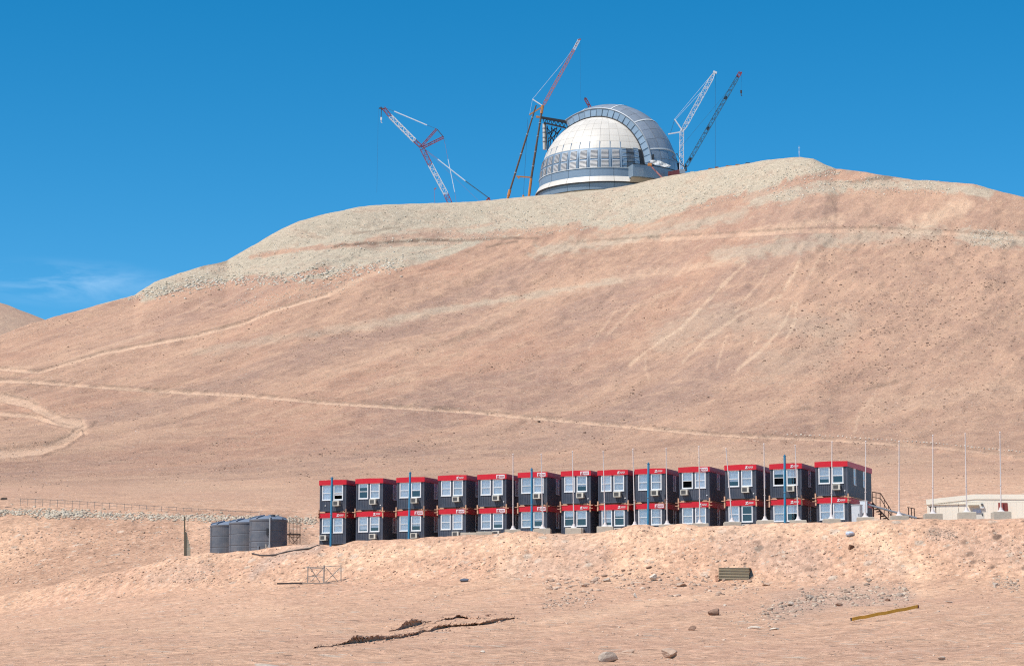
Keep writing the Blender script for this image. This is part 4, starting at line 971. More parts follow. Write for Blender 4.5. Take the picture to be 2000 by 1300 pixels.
mb = MB(); mb.bar(Q(1040, 194), Q(1098, 124), 0.14); mb.bar(Q(1098, 124), Q(1128, 84), 0.08); mb.bar(Q(1040, 194), Q(1034, 224.5), 0.10); ad(mb, 'pendant_rope', M_ROPEW)
mb = MB(); mb.bar(Q(1031, 232), Q(1022, 386), 0.11); mb.bar(Q(1133, 78), Q(1134, 196), 0.04); ad(mb, 'hoist_rope', M_ROPE)
mb = MB(); mb.bar(Q(1022, 381), Q(1022, 387), 0.6, 6); ad(mb, 'rope_anchor', M_ORANGE)
# white luffing crane behind the dome
Y3 = 1442.0; Q = lambda x, y: P(x, y, Y3)
_, ad = crane('luffing_crane', 'white lattice luffing crane rising behind the right of the dome', 1333, Y3, M_CWHITE)
ad(lattice(Q(1331, 345), Q(1331.5, 257), 2.4, 2.2, 0.22, 0.15), 'tower', M_CWHITE)
ad(lattice(Q(1332, 257), Q(1395, 143), 2.6, 2.2, 0.22, 0.15, (0.08, 0.10)), 'jib', M_CWHITE)
mb = MB(); mb.bar(Q(1393, 140), Q(1400, 143), 0.9); mb.bar(Q(1329, 256), Q(1335, 252), 0.8); ad(mb, 'jib_head', M_CWHITE)
mb = MB(); mb.bar(Q(1332, 254), Q(1317.5, 233), 0.55); ad(mb, 'jib_strut', M_CWHITE)
mb = MB(); mb.bar(Q(1329, 258), Q(1305, 262), 0.5); ad(mb, 'jib_strut', M_CWHITE)
mb = MB(); mb.bar(Q(1317.5, 233), Q(1391, 145), 0.14); mb.bar(Q(1318, 235), Q(1368, 181), 0.14); ad(mb, 'pendant_rope', M_ROPEW)
mb = MB(); mb.bar(Q(1317.5, 234), Q(1309, 262), 0.14); mb.bar(Q(1397, 143), Q(1397, 330), 0.10); ad(mb, 'hoist_rope', M_ROPE)
# navy crane
Y4 = 1352.0; Q = lambda x, y: P(x, y, Y4)
_, ad = crane('crawler_crane', 'dark blue lattice boom crane with red tip right of the dome', 1322, Y4, M_RED)
ad(lattice(Q(1337, 330), Q(1442, 149), 2.0, 1.7, 0.19, 0.14, (0.05, 0.03)), 'boom', M_NAVY)
ad(lattice(Q(1441, 150), Q(1446, 142), 1.8, 1.2, 0.25, 0.18), 'boom_tip', M_RED)
mb = MB(); mb.bar(Q(1444, 143), Q(1449, 141.5), 0.5); ad(mb, 'tip_sheave', M_RED)
for t in (0.09, 0.42, 0.75):
    a = Q(1337, 330).lerp(Q(1442, 149), t); mb = MB(); mb.bar(a, a + (Q(1442, 149) - Q(1337, 330)).normalized() * 2.0, 1.0); ad(mb, 'splice_frame', M_CDARK)
mb = MB(); mb.bar(Q(1335, 281), Q(1413, 188), 0.09); mb.bar(Q(1413, 188), Q(1441, 152), 0.09); mb.bar(Q(1335, 281), Q(1312, 320), 0.1); ad(mb, 'pendant_rope', M_NAVY)
mb = MB(); mb.bar(Q(1448, 143), Q(1447.5, 177), 0.05); ad(mb, 'hoist_rope', M_ROPE)
ad(hookblock(Q(1447.5, 176.5), M_CDARK), 'hook_block', M_CDARK)
mb = MB(); mb.bar(Q(1312, 307), Q(1339, 328), 0.25); mb.bar(Q(1312, 307), Q(1322, 300), 0.2); mb.bar(Q(1322, 300), Q(1339, 330), 0.2); mb.bar(Q(1339, 320), Q(1340, 334), 0.7); ad(mb, 'mast_frame', M_CDARK)
mb = MB(); mb.box(Q(1305, 340).x, Q(1327, 340).x, Y4 - 2, Y4 + 2, Q(1316, 343).z, Q(1316, 336).z); mb.bar(Q(1306, 338), Q(1326, 333), 0.8); ad(mb, 'machine_house', mat('machine_red', (0.15, 0.035, 0.04), 0.6, var=0.4, scale=0.8))
mb = MB(); mb.box(Q(1327, 338).x, Q(1338, 338).x, Y4 - 2, Y4 + 2, Q(1330, 340).z, Q(1330, 332).z); ad(mb, 'engine_cover', M_GREYST)
# pink telescopic boom in front of the dome, jib tip beyond it
Y5 = 1338.0; Q = lambda x, y: P(x, y, Y5)
o = empty('boom_lift', (Q(1293, 348).x, Y5, ground_z(Q(1293, 348).x, Y5))); tag(o, 'pale red boom lift leaning before the lower right of the dome', 'boom lift')
mb = MB(); mb.bar(Q(1269, 322), Q(1293, 347), 0.5); b_ = mb.build('boom', M_PINK); b_.parent = o; b_.matrix_parent_inverse = Matrix.Translation(-o.location)
mb = MB(); p = Q(1269, 322); mb.box(p.x - 1.2, p.x + 1.2, Y5 - 0.7, Y5 + 0.7, p.z - 0.6, p.z + 1.0); b_ = mb.build('work_basket', M_ORANGE); b_.parent = o; b_.matrix_parent_inverse = Matrix.Translation(-o.location)
mb = MB(); p = Q(1293, 350); mb.box(p.x - 3, p.x + 3, Y5 - 1, Y5 + 1, p.z - 2, p.z + 0.3); b_ = mb.build('chassis', M_RED); b_.parent = o; b_.matrix_parent_inverse = Matrix.Translation(-o.location)
Y6 = 1480.0; Q = lambda x, y: P(x, y, Y6)
o = lattice(Q(1143, 193), Q(1156, 216), 1.4, 1.4, 0.25, 0.18).build('jib_tip', M_RED)
root = empty('hidden_crane', (Q(1200, 300).x, Y6, ground_z(Q(1200, 300).x, Y6))); tag(root, 'dark red crane tip peeping over the top of the dome', 'crane')
o.parent = root; o.matrix_parent_inverse = Matrix.Translation(-root.location)
o = lattice(Q(1156, 216), Q(1215, 330), 1.4, 3, 0.25, 0.18).build('boom', M_RED); o.parent = root; o.matrix_parent_inverse = Matrix.Translation(-root.location)
mb = MB(); mb.bar(Q(1141.5, 191.5), Q(1145, 193), 0.6); o = mb.build('tip_sheave', M_CDARK); o.parent = root; o.matrix_parent_inverse = Matrix.Translation(-root.location)
# site huts and crates on the crest right of the dome
for px, w, h, c, lab in ((1352, 9, 4, (0.55, 0.50, 0.42), 'cream site box on the crest nearest the dome'), (1370, 8, 4, (0.10, 0.11, 0.13), 'dark site box second from the dome on the crest'),
                    (1388, 10, 5, (0.28, 0.13, 0.08), 'rusty crate on the crest under the white crane rope'), (1400, 8, 6, (0.22, 0.11, 0.07), 'taller rusty crate right of the white crane rope'),
                    (1424, 14, 4, (0.32, 0.15, 0.09), 'long low rusty container on the crest'), (1441, 10, 4, (0.34, 0.17, 0.10), 'rust brown crate between the low container and the dark hut'), (1461, 11, 5, (0.05, 0.045, 0.05), 'black humped hut on the crest right of the crates')):
    Yc = float(np.interp(px, PXN, ysk)) + 1.0; k = Yc / F; x_ = P(px, 325, Yc).x; p = Vector((x_, Yc, ground_z(x_, Yc))); mb = MB()
    mb.box(-w * k / 2, w * k / 2, -1.2, 1.2, -1, h * k * 0.75); mb.box(-w * k * 0.42, w * k * 0.36, -1.0, 1.0, h * k * 0.75, h * k * 1.0)
    o = mb.build('site_box', mat('site_box_%d' % px, c, 0.7, var=0.3, scale=1)); o.location = p; tag(o, lab, 'container', 'site boxes along the crest')
p = P(1561, 309, 1272); mb = MB(); mb.bar((0, 0, -2), (0, 0, 7), 0.10, 6); mb.bar((-0.4, 0, 6), (0.4, 0, 6), 0.08, 6); mb.bar((0, 0, 2.5), (0, 0, 4), 0.2, 6)
o = mb.build('weather_mast', M_CWHITE); o.location = p; tag(o, 'thin white mast standing on the crest right of the dome', 'mast')

# ------------------------------------------------------------------ cabin modules
MW, MH, ML, FH = 2.56, 2.72, 8.0, 0.42
M_WALL = mat('cabin_charcoal', (0.054, 0.067, 0.096), 0.55, var=0.14, scale=1.5, objvar=0.15, dust=0.16)
M_FASC = mat('cabin_red', (0.56, 0.010, 0.024), 0.42, var=0.08, scale=1.2, objvar=0.06, dust=0.05)
M_FRAME = mat('window_white', (0.74, 0.74, 0.74), 0.45, var=0.05)
M_CURT = mat('curtain', (0.86, 0.87, 0.90), 0.8, var=0.06, scale=2, objvar=0.10)
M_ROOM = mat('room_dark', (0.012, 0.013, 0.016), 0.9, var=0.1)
M_AC = mat('ac_cream', (0.60, 0.56, 0.48), 0.5, var=0.08, objvar=0.08); M_GRILLE = mat('ac_grille', (0.13, 0.125, 0.12), 0.6, var=0.1)
M_WOOD = mat('raw_timber', (0.54, 0.31, 0.20), 0.8, var=0.2, scale=4, objvar=0.15); M_SIGN = mat('sign_white', (0.75, 0.72, 0.74), 0.5, var=0.06); M_SIGNINK = mat('sign_ink', (0.45, 0.05, 0.07), 0.5, var=0.1)
def glass_material():
    m = bpy.data.materials.new('window_glass'); m.use_nodes = True; t = m.node_tree; n = t.nodes; l = t.links
    out = n['Material Output']; n.remove(n['Principled BSDF'])
    tr_ = n.new('ShaderNodeBsdfTransparent'); tr_.inputs[0].default_value = (0.97, 0.985, 1.0, 1)
    gl = n.new('ShaderNodeBsdfGlossy'); gl.inputs['Roughness'].default_value = 0.04; gl.inputs[0].default_value = (0.95, 0.97, 1, 1)
    lw = n.new('ShaderNodeLayerWeight'); lw.inputs[0].default_value = 0.25
    mr = n.new('ShaderNodeMapRange'); mr.inputs['To Min'].default_value = 0.10; mr.inputs['To Max'].default_value = 0.9; l.new(lw.outputs['Fresnel'], mr.inputs['Value'])
    mx = n.new('ShaderNodeMixShader'); l.new(mr.outputs[0], mx.inputs[0]); l.new(tr_.outputs[0], mx.inputs[1]); l.new(gl.outputs[0], mx.inputs[2]); l.new(mx.outputs[0], out.inputs[0])
    return m
M_GLASS = glass_material()
hw = MW / 2
# window openings (x0, x1) on the front, z from the floor
WIN = [(-hw + 0.27, -hw + 1.12), (-hw + 1.36, -hw + 2.24)]; WZ0, WZ1 = 1.00, 2.27
SWIN = [(2.05, 2.75), (5.2, 5.9)]
# body: walls with openings left for the windows, corrugated cladding
mb = MB()
def ribbed(x0, x1, z0, z1, y=0.0, step=0.16):
    xs = [x0]; k = math.ceil(x0 / step) * step
    while k < x1 - 0.02:
        if k > x0 + 0.02: xs.append(k)
        k += step
    xs.append(x1)
    for a, b in zip(xs[:-1], xs[1:]):
        if b - a < 0.1: mb.add([(a, y, z0), (b, y, z0), (b, y, z1), (a, y, z1)], [(0, 1, 2, 3)]); continue
        g_ = 0.022
        mb.add([(a, y + 0.02, z0), (a + g_, y, z0), (b - g_, y, z0), (b, y + 0.02, z0), (a, y + 0.02, z1), (a + g_, y, z1), (b - g_, y, z1), (b, y + 0.02, z1)], [(0, 1, 5, 4), (1, 2, 6, 5), (2, 3, 7, 6)])
cz = [0, WZ0, WZ1, MH - 0.05]
cx = [-hw, WIN[0][0], WIN[0][1], WIN[1][0], WIN[1][1], hw]
for i in range(5):
    for j in range(3):
        if j == 1 and i in (1, 3): continue
        ribbed(cx[i], cx[i + 1], cz[j], cz[j + 1])
# reveals
for (x0, x1) in WIN:
    mb.add([(x0, 0.02, WZ0), (x1, 0.02, WZ0), (x1, 0.1, WZ0), (x0, 0.1, WZ0), (x0, 0.02, WZ1), (x1, 0.02, WZ1), (x1, 0.1, WZ1), (x0, 0.1, WZ1)], [(0, 1, 2, 3), (4, 5, 6, 7), (0, 3, 7, 4), (1, 2, 6, 5)])
sy = [0.02, SWIN[0][0], SWIN[0][1], SWIN[1][0], SWIN[1][1], ML]
for i in range(5):
    for j in range(3):
        if j == 1 and i in (1, 3): continue
        n_ = max(1, int((sy[i + 1] - sy[i]) / 0.3))
        for k in range(n_):
            a = sy[i] + (sy[i + 1] - sy[i]) * k / n_; b = sy[i] + (sy[i + 1] - sy[i]) * (k + 1) / n_
            mb.add([(hw, a, cz[j]), (hw + 0.015, a + 0.02, cz[j]), (hw + 0.015, b - 0.02, cz[j]), (hw, b, cz[j]), (hw, a, cz[j + 1]), (hw + 0.015, a + 0.02, cz[j + 1]), (hw + 0.015, b - 0.02, cz[j + 1]), (hw, b, cz[j + 1])], [(0, 1, 5, 4), (1, 2, 6, 5), (2, 3, 7, 6)])
mb.add([(-hw, 0.02, 0), (-hw, ML, 0), (-hw, ML, MH - 0.05), (-hw, 0.02, MH - 0.05)], [(0, 1, 2, 3)])
mb.add([(-hw, ML, 0), (hw, ML, 0), (hw, ML, MH - 0.05), (-hw, ML, MH - 0.05)], [(0, 1, 2, 3)])
mb.add([(-hw, 0.0, 0), (hw, 0.0, 0), (hw, ML, 0), (-hw, ML, 0)], [(0, 1, 2, 3)])
me_body = bpy.data.meshes.new('wall'); me_body.from_pydata(mb.v, [], mb.f); me_body.update(); me_body.materials.append(M_WALL)
mb = MB(); mb.box(-hw - 0.01, -hw + 0.09, -0.025, 0.07, 0, MH - FH); mb.box(hw - 0.09, hw + 0.03, -0.025, 0.07, 0, MH - FH); mb.box(-hw + 0.09, hw - 0.09, -0.02, 0.02, 0.0, 0.10); me_trim = mb.mesh('corner_trim'); me_trim.materials.append(M_WALL)
# fascia with a low ridge at the middle of the front
mb = MB(); e_ = 0.07; zt, zb = MH, MH - FH
mb.add([(-hw - e_, -e_, zb), (hw + e_, -e_, zb), (hw + e_, -e_, zt), (0, -e_, zt + 0.035), (-hw - e_, -e_, zt)], [(0, 1, 2, 3, 4)])
mb.add([(hw + e_, -e_, zb), (hw + e_, ML + e_, zb), (hw + e_, ML + e_, zt), (hw + e_, -e_, zt)], [(0, 1, 2, 3)])
mb.add([(-hw - e_, -e_, zb), (-hw - e_, ML + e_, zb), (-hw - e_, ML + e_, zt), (-hw - e_, -e_, zt)], [(0, 1, 2, 3)])
mb.add([(-hw - e_, ML + e_, zb), (hw + e_, ML + e_, zb), (hw + e_, ML + e_, zt), (-hw - e_, ML + e_, zt)], [(0, 1, 2, 3)])
mb.add([(-hw - e_, -e_, zb), (hw + e_, -e_, zb), (hw + e_, ML + e_, zb), (-hw - e_, ML + e_, zb)], [(0, 1, 2, 3)])
mb.add([(-hw - e_, -e_, zt), (0, -e_, zt + 0.035), (0, ML + e_, zt + 0.035), (-hw - e_, ML + e_, zt)], [(0, 1, 2, 3)]); mb.add([(hw + e_, -e_, zt), (0, -e_, zt + 0.035), (0, ML + e_, zt + 0.035), (hw + e_, ML + e_, zt)], [(0, 1, 2, 3)])
me_fasc = mb.mesh('roof_fascia'); me_fasc.materials.append(M_FASC)
# window: frame, two panes, curtain, dark room box
ww, wh = 0.865, WZ1 - WZ0
def frame_mesh(w, h, name, t=0.055):
    mb = MB(); mb.box(-w / 2 - 0.03, -w / 2 + t, -0.045, 0.03, -0.03, h + 0.03); mb.box(w / 2 - t, w / 2 + 0.03, -0.045, 0.03, -0.03, h + 0.03)
    mb.box(-w / 2 + t, w / 2 - t, -0.045, 0.03, -0.03, t); mb.box(-w / 2 + t, w / 2 - t, -0.045, 0.03, h - t * 0.7, h + 0.03); mb.box(-w / 2 + t, w / 2 - t, -0.035, 0.025, h * 0.46, h * 0.46 + 0.05)
    mb.box(-w / 2 - 0.05, w / 2 + 0.05, -0.075, -0.046, -0.06, -0.015)
    me = mb.mesh(name); me.materials.append(M_FRAME); return me
me_frame = frame_mesh(ww, wh, 'window'); me_sframe = frame_mesh(0.70, wh, 'window')
def pane_mesh(w, z0, z1):
    mb = MB(); mb.add([(-w / 2, 0, z0), (w / 2, 0, z0), (w / 2, 0, z1), (-w / 2, 0, z1)], [(0, 1, 2, 3)]); me = mb.mesh('pane'); me.materials.append(M_GLASS); return me
me_pu = pane_mesh(ww - 0.1, wh * 0.46 + 0.04, wh - 0.03); me_pl = pane_mesh(ww - 0.1, 0.04, wh * 0.46 + 0.02)
me_spu = pane_mesh(0.6, wh * 0.46 + 0.04, wh - 0.03); me_spl = pane_mesh(0.6, 0.04, wh * 0.46 + 0.02)
def curtain_mesh(w):
    mb = MB(); n_ = 14
    for i in range(n_ + 1): x = -w / 2 + w * i / n_; y = 0.012 * math.sin(i * 2.3); mb.v += [(x, y, -1), (x, y + 0.004, 0)]
    mb.f = [(2 * i, 2 * i + 2, 2 * i + 3, 2 * i + 1) for i in range(n_)]
    me = bpy.data.meshes.new('curtain'); me.from_pydata(mb.v, [], mb.f); me.update(); me.materials.append(M_CURT); return me
me_curt = curtain_mesh(ww - 0.06)
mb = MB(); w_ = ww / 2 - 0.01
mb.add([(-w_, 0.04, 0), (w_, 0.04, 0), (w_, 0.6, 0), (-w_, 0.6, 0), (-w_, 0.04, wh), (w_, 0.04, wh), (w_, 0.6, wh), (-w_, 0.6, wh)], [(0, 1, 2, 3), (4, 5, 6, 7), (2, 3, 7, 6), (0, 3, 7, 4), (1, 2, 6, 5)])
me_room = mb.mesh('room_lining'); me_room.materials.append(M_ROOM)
# air conditioner
mb = MB(); mb.box(-0.29, 0.29, -0.40, 0.05, 0, 0.43); mb.box(-0.31, 0.31, -0.415, -0.401, -0.01, 0.05); mb.box(-0.31, 0.31, -0.415, -0.401, 0.38, 0.44); mb.box(-0.31, -0.24, -0.415, -0.401, 0.051, 0.379); mb.box(0.16, 0.31, -0.415, -0.401, 0.051, 0.379); me_ac = mb.mesh('air_conditioner'); me_ac.materials.append(M_AC)
mb = MB(); mb.box(-0.235, 0.155, -0.408, -0.402, 0.055, 0.375)
for k in range(7): z = 0.07 + k * 0.045; mb.box(-0.235, 0.155, -0.418, -0.409, z, z + 0.014)
for k in range(4): y = -0.34 + k * 0.09; mb.box(0.291, 0.297, y, y + 0.05, 0.08, 0.34)
me_acg = mb.mesh('grille'); me_acg.materials.append(M_GRILLE)
# signs on the fascia: white script on red, or a white plate with red script
def script(y, sc=1.0):
    mb = MB(); s_ = 0.055 * sc
    mb.bar((-0.30, y, 0.22), (-0.12, y, 0.27), s_ * 0.6); mb.bar((-0.12, y, 0.27), (-0.20, y, 0.15), s_ * 0.7); mb.bar((-0.20, y, 0.15), (-0.31, y, 0.08), s_ * 0.7); mb.bar((-0.31, y, 0.08), (-0.08, y, 0.08), s_ * 0.55)
    for k in range(5):
        x = -0.06 + k * 0.085; mb.box(x, x + 0.022, y - 0.006, y + 0.006, 0.10, 0.20); mb.box(x + 0.022, x + 0.058, y - 0.006, y + 0.006, 0.10 if k % 2 else 0.17, 0.125 if k % 2 else 0.195); mb.box(x + 0.045, x + 0.062, y - 0.006, y + 0.006, 0.126, 0.168)
    mb.box(-0.05, 0.36, y - 0.005, y + 0.005, 0.225, 0.245)
    return mb
me_mark = script(0).mesh('sign_lettering'); me_mark.materials.append(M_SIGN)
mb = MB(); mb.box(-0.36, 0.40, -0.006, 0.006, 0.03, 0.33); me_plate = mb.mesh('sign_plate'); me_plate.materials.append(M_SIGN)
me_ink = script(-0.012, 0.8).mesh('sign_lettering'); me_ink.materials.append(M_SIGNINK)
mb = MB(); mb.bar((0, -0.03, 0), (0, 0.01, 0), 0.05, 8); me_lamp = mb.mesh('wall_light'); me_lamp.materials.append(M_FRAME)
# timber between the two storeys
mb = MB(); mb.box(-0.055, 0.055, -0.15, -0.075, -0.60, 0.28); me_post = mb.mesh('timber_post'); me_post.materials.append(M_WOOD)
mb = MB(); mb.box(-0.30, 0.30, -0.10, 0.25, 0.0, 0.07); mb.box(-0.10, 0.22, -0.08, 0.2, 0.071, 0.13); me_block = mb.mesh('timber_block'); me_block.materials.append(M_WOOD)
mb = MB(); mb.box(-hw, hw, 0.3, 0.42, 0.0, 0.10); mb.box(-hw, hw, 3.9, 4.02, 0, 0.10); mb.box(-hw, hw, 7.4, 7.52, 0, 0.1); mb.box(hw - 0.1, hw, 0.43, 7.39, 0, 0.1); me_joist = mb.mesh('timber_joist'); me_joist.materials.append(M_WOOD)
mb = MB(); mb.box(-0.04, 0.28, -0.20, -0.165, 0, 0.05); me_peg = mb.mesh('timber_peg'); me_peg.materials.append(M_WOOD)

YAW = R(-22.5)
TLS = [624.3, 695, 775, 855.2, 933.4, 1011.8, 1095, 1168, 1239.5, 1325, 1415, 1502.4, 1592.3]
#        upper: dark share of left and right window, ac side, sign    lower: the same
MODS = [((0, .3), 1, ''), ((.75, 0), 1, ''), ((0, .42), 1, ''), ((0, 0), 1, 'm'), ((0, 0), 1, 'p'), ((0, 0), 1, 'p'), ((0, .32), 1, 'p'), ((0, 0), 1, 'm'), ((0, 0), 1, 'm'), ((.45, 0), 0, 'p'), ((.3, 0), 1, 'm'), ((.7, .5), 1, 'm'), ((.25, .42), 1, '')]
LODS = [((0, 0), 0, 'm'), ((.1, .25), 1, 'm'), ((0, .3), 1, 'p'), ((0, 0), 1, 'p'), ((0, .25), 1, 'p'), ((0, .35), 1, 'p'), ((.6, .5), 1, 'm'), ((.2, .6), 1, 'm'), ((0, 0), 1, 'p'), ((0, 0), 1, 'm'), ((0, .95), 1, 'm'), ((0, .5), 1, 'm'), ((0, 0), 1, 'm')]
ORD = ['first', 'second', 'third', 'fourth', 'fifth', 'sixth', 'seventh', 'eighth', 'ninth', 'tenth', 'eleventh', 'twelfth', 'thirteenth', 'fourteenth', 'fifteenth', 'sixteenth']
M_SILVERG = M_GLASS
ZTOP = 15.52; MODPOS = []
def module(loc, cfg, label, upper, k):
    root = empty('cabin_module', loc, YAW); tag(root, label, 'cabin', 'stacked cabin modules in the row')
    (dl, dr), acs, sign = cfg
    child('wall', me_body, root); child('corner_trim', me_trim, root); child('roof_fascia', me_fasc, root)
    for (x0, x1), dk in zip(WIN, (dl, dr)):
        w = child('window', me_frame, root, ((x0 + x1) / 2, 0.03, WZ0))
        child('pane', me_pu, w, (0, 0.0, 0)); 
        if not (upper and k in (0, 9, 11) and dk > 0.25 and dk == max(dl, dr)): child('pane', me_pl, w, (0, 0.008, 0))
        child('curtain', me_curt, w, (0, 0.035, wh - 0.02), scale=(1, 1, (wh - 0.04) * (1 - dk) if dk < 0.9 else 0.05)); child('room_lining', me_room, w)
    for (y0, y1) in SWIN:
        w = child('window', me_sframe, root, (hw - 0.01, (y0 + y1) / 2, WZ0), (0, 0, R(90))); child('pane', me_spu, w); child('pane', me_spl, w, (0, 0.008, 0)); child('curtain', me_curt, w, (0, 0.035, wh - 0.02), scale=(0.8, 1, wh - 0.04)); child('room_lining', me_room, w, scale=(0.8, 1, 1))
    ax = (WIN[acs][0] + WIN[acs][1]) / 2 - 0.06
    a = child('air_conditioner', me_ac, root, (ax + (0.02 if acs else -0.12), 0, 0.44 + (0.02 * (k % 3)) if upper else 0.34)); child('grille', me_acg, a)
    if sign == 'm': child('sign_lettering', me_mark, root, (hw - 0.55, -0.078, MH - FH + 0.03))
    if sign == 'p': s_ = child('sign_plate', me_plate, root, (hw - 0.50, -0.078, MH - FH + 0.03)); child('sign_lettering', me_ink, s_)
    if upper and k in (0, 1, 4, 6, 7, 9, 10, 12): child('wall_light', me_lamp, root, ((hw - 0.2) if k else -hw + 0.55, -0.02, 0.38 if k else 0.5))
    if not upper:
        for sx in (-1, 1):
            child('timber_post', me_post, root, (sx * (hw + 0.05), 0.0, MH + 0.06), (0, R(random.uniform(-3, 3)), 0), (1, 1, random.uniform(0.85, 1.1)))
            child('timber_block', me_block, root, (sx * (hw - 0.27), 0, MH + 0.012), scale=(-sx, 1, 1)); child('timber_peg', me_peg, root, (sx * (hw + 0.02), -0.0, MH - 0.05), scale=(sx, 1, 1))
            if k % 3 == 0: child('timber_peg', me_peg, root, (sx * (hw + 0.02), -0.0, MH - 0.30), scale=(sx, 1, 1))
        child('timber_joist', me_joist, root, (0, 0, MH + 0.04))
    return root
fx = Vector((math.cos(YAW), math.sin(YAW), 0))
for k, px in enumerate(TLS):
    u = (px - 1000) / F; 
    Y = row_line(u); 
    v = pdir(px, 925); Y = row_line(v.x / v.y); corner = Vector((v.x / v.y * Y, Y, 0))
    c = corner + fx * (hw + 0.07); dzm = random.uniform(-0.03, 0.03)
    zl = ZTOP - 2 * MH - 0.16 + dzm
    place = 'next to the water tanks' if k == 0 else ('at the right end, by the stairs' if k == 12 else '')
    extra = {0: ' by the tanks', 12: ' by the stairs'}.get(k, '')
    sg = lambda s: {'m': ' with white script on its fascia', 'p': ' with a white sign plate', '': ''}[s]
    MODPOS.append((c.x, c.y))
    module((c.x, c.y, zl), LODS[k], 'bottom cabin%s, %s stack from the left%s' % (sg(LODS[k][2]), ORD[k], extra), False, k)
    module((c.x + random.uniform(-.04, .04), c.y, zl + MH + 0.16), MODS[k], 'top cabin%s, %s stack from the left%s' % (sg(MODS[k][2]), ORD[k], extra), True, k)

# ------------------------------------------------------------------ flagpoles and lamp posts
M_POLE = mat('pole_white', (0.66, 0.58, 0.55), 0.45, var=0.05); M_BLOCK = mat('block_concrete', (0.50, 0.435, 0.35), 0.9, var=0.15, scale=3, objvar=0.08, bump=0.3); M_BLUE = mat('post_blue', (0.035, 0.21, 0.36), 0.45, var=0.12, scale=2, dust=0.15)
def front_y(px, off): v = pdir(px, 1030); return row_line(v.x / v.y) + off
POLES = [(1002, 887, 1002, 1034), (1057, 887, 1060, 1032), (1118, 882, 1121, 1031), (1178, 882, 1182, 1028), (1236, 878, 1240, 1026), (1301, 876, 1303, 1024), (1365, 872, 1367, 1022), (1418, 876, 1430, 1019),
         (1492, 867, 1494, 1016), (1553, 870, 1559, 1016), (1625, 863, 1624, 1013), (1691, 862, 1690, 1010), (1756, 862, 1756, 1007), (1822, 850, 1822, 1003), (1885, 847, 1888, 1000), (1953, 844, 1955, 999)]
def footing(root, x, y, ztop):
    gz = min(ground_z(x, y), ztop - 0.5); mb = MB(); b_ = 0.035; w_ = 0.66
    mb.add([(-w_, -w_, gz - 0.3 - ztop), (w_, -w_, gz - 0.3 - ztop), (w_, w_, gz - 0.3 - ztop), (-w_, w_, gz - 0.3 - ztop), (-w_, -w_, -b_), (w_, -w_, -b_), (w_, w_, -b_), (-w_, w_, -b_), (-w_ + b_, -w_ + b_, 0), (w_ - b_, -w_ + b_, 0), (w_ - b_, w_ - b_, 0), (-w_ + b_, w_ - b_, 0)],
           [(0, 1, 5, 4), (1, 2, 6, 5), (2, 3, 7, 6), (3, 0, 4, 7), (4, 5, 9, 8), (5, 6, 10, 9), (6, 7, 11, 10), (7, 4, 8, 11), (8, 9, 10, 11)])
    o = mb.build('footing', M_BLOCK, root); o.rotation_euler = (0, 0, random.uniform(-0.15, -0.02)); return o
for k, (x0, y0, x1, y1) in enumerate(POLES):
    Y = front_y(x1, -3.6 - 0.3 * (k % 3)); b_ = P(x1, y1, Y); t_ = P(x0, y0, Y); root = empty('flagpole', b_)
    near = {7: ', the leaning one', 0: ', the leftmost', 15: ', the rightmost before the beige building'}.get(k, '')
    tag(root, '%s white flagpole from the left on a concrete footing%s' % (ORD[k], near), 'flagpole', 'white flagpoles before the cabins')
    mb = MB(); d_ = t_ - b_; mb.bar((0, 0, 0.1), d_ * 0.5, 0.05, 10, 0.042); mb.bar(d_ * 0.5, d_, 0.042, 10, 0.03); mb.build('pole', M_POLE, root)
    mb = MB(); mb.bar(d_, d_ * 1.012, 0.07, 8, 0.03); mb.bar(d_ * 0.33, d_ * 0.335, 0.085, 8); mb.build('cap', M_POLE, root)
    mb = MB(); mb.lathe([(0.0, 0.34), (0.10, 0.34), (0.16, 0.14), (0.30, 0.03), (0.30, 0.0)], 12); mb.build('base_plate', M_POLE, root)
    footing(root, b_.x, b_.y, b_.z)
for px, py, lab in ((917, 1040, 'concrete footing without a pole, left of the pair'), (947, 1038, 'concrete footing without a pole, beside the leftmost flagpole')):
    Y = front_y(px, -4.0); b_ = P(px, py, Y); root = empty('concrete_footing', b_); tag(root, lab, 'footing', 'empty footings'); footing(root, b_.x, b_.y, b_.z)
    mb = MB(); mb.bar((0, 0, 0), (0, 0, 0.06), 0.05, 6); mb.build('anchor_bolt', M_GREYST, root)
for k, (x0, y0, x1, y1) in enumerate(((648.5, 934, 645.5, 1066), (801, 924, 798, 1052), (1038.5, 917, 1038.5, 1044), (1266.5, 906, 1265.5, 1028), (1532.5, 891, 1533, 1022))):
    Y = front_y(x1, -1.5); b_ = P(x1, y1, Y); t_ = P(x0, y0, Y); d_ = t_ - b_; root = empty('steel_post', b_)
    tag(root, 'blue post before the cabins, %s from the left' % ORD[k], 'post', 'blue posts before the cabins')
    mb = MB(); mb.bar((0, 0, -1.2), d_, 0.10, 12, 0.095); mb.build('post', M_BLUE, root)
    mb = MB(); mb.bar(d_, d_ * 1.012, 0.12, 12); mb.bar(d_ * 0.98, d_ * 1.03, 0.05, 8); mb.build('cap', M_BLUE, root)
    mb = MB(); mb.bar(d_ * 0.46, d_ * 0.466, 0.125, 12); mb.build('joint_band', M_GREYST, root)

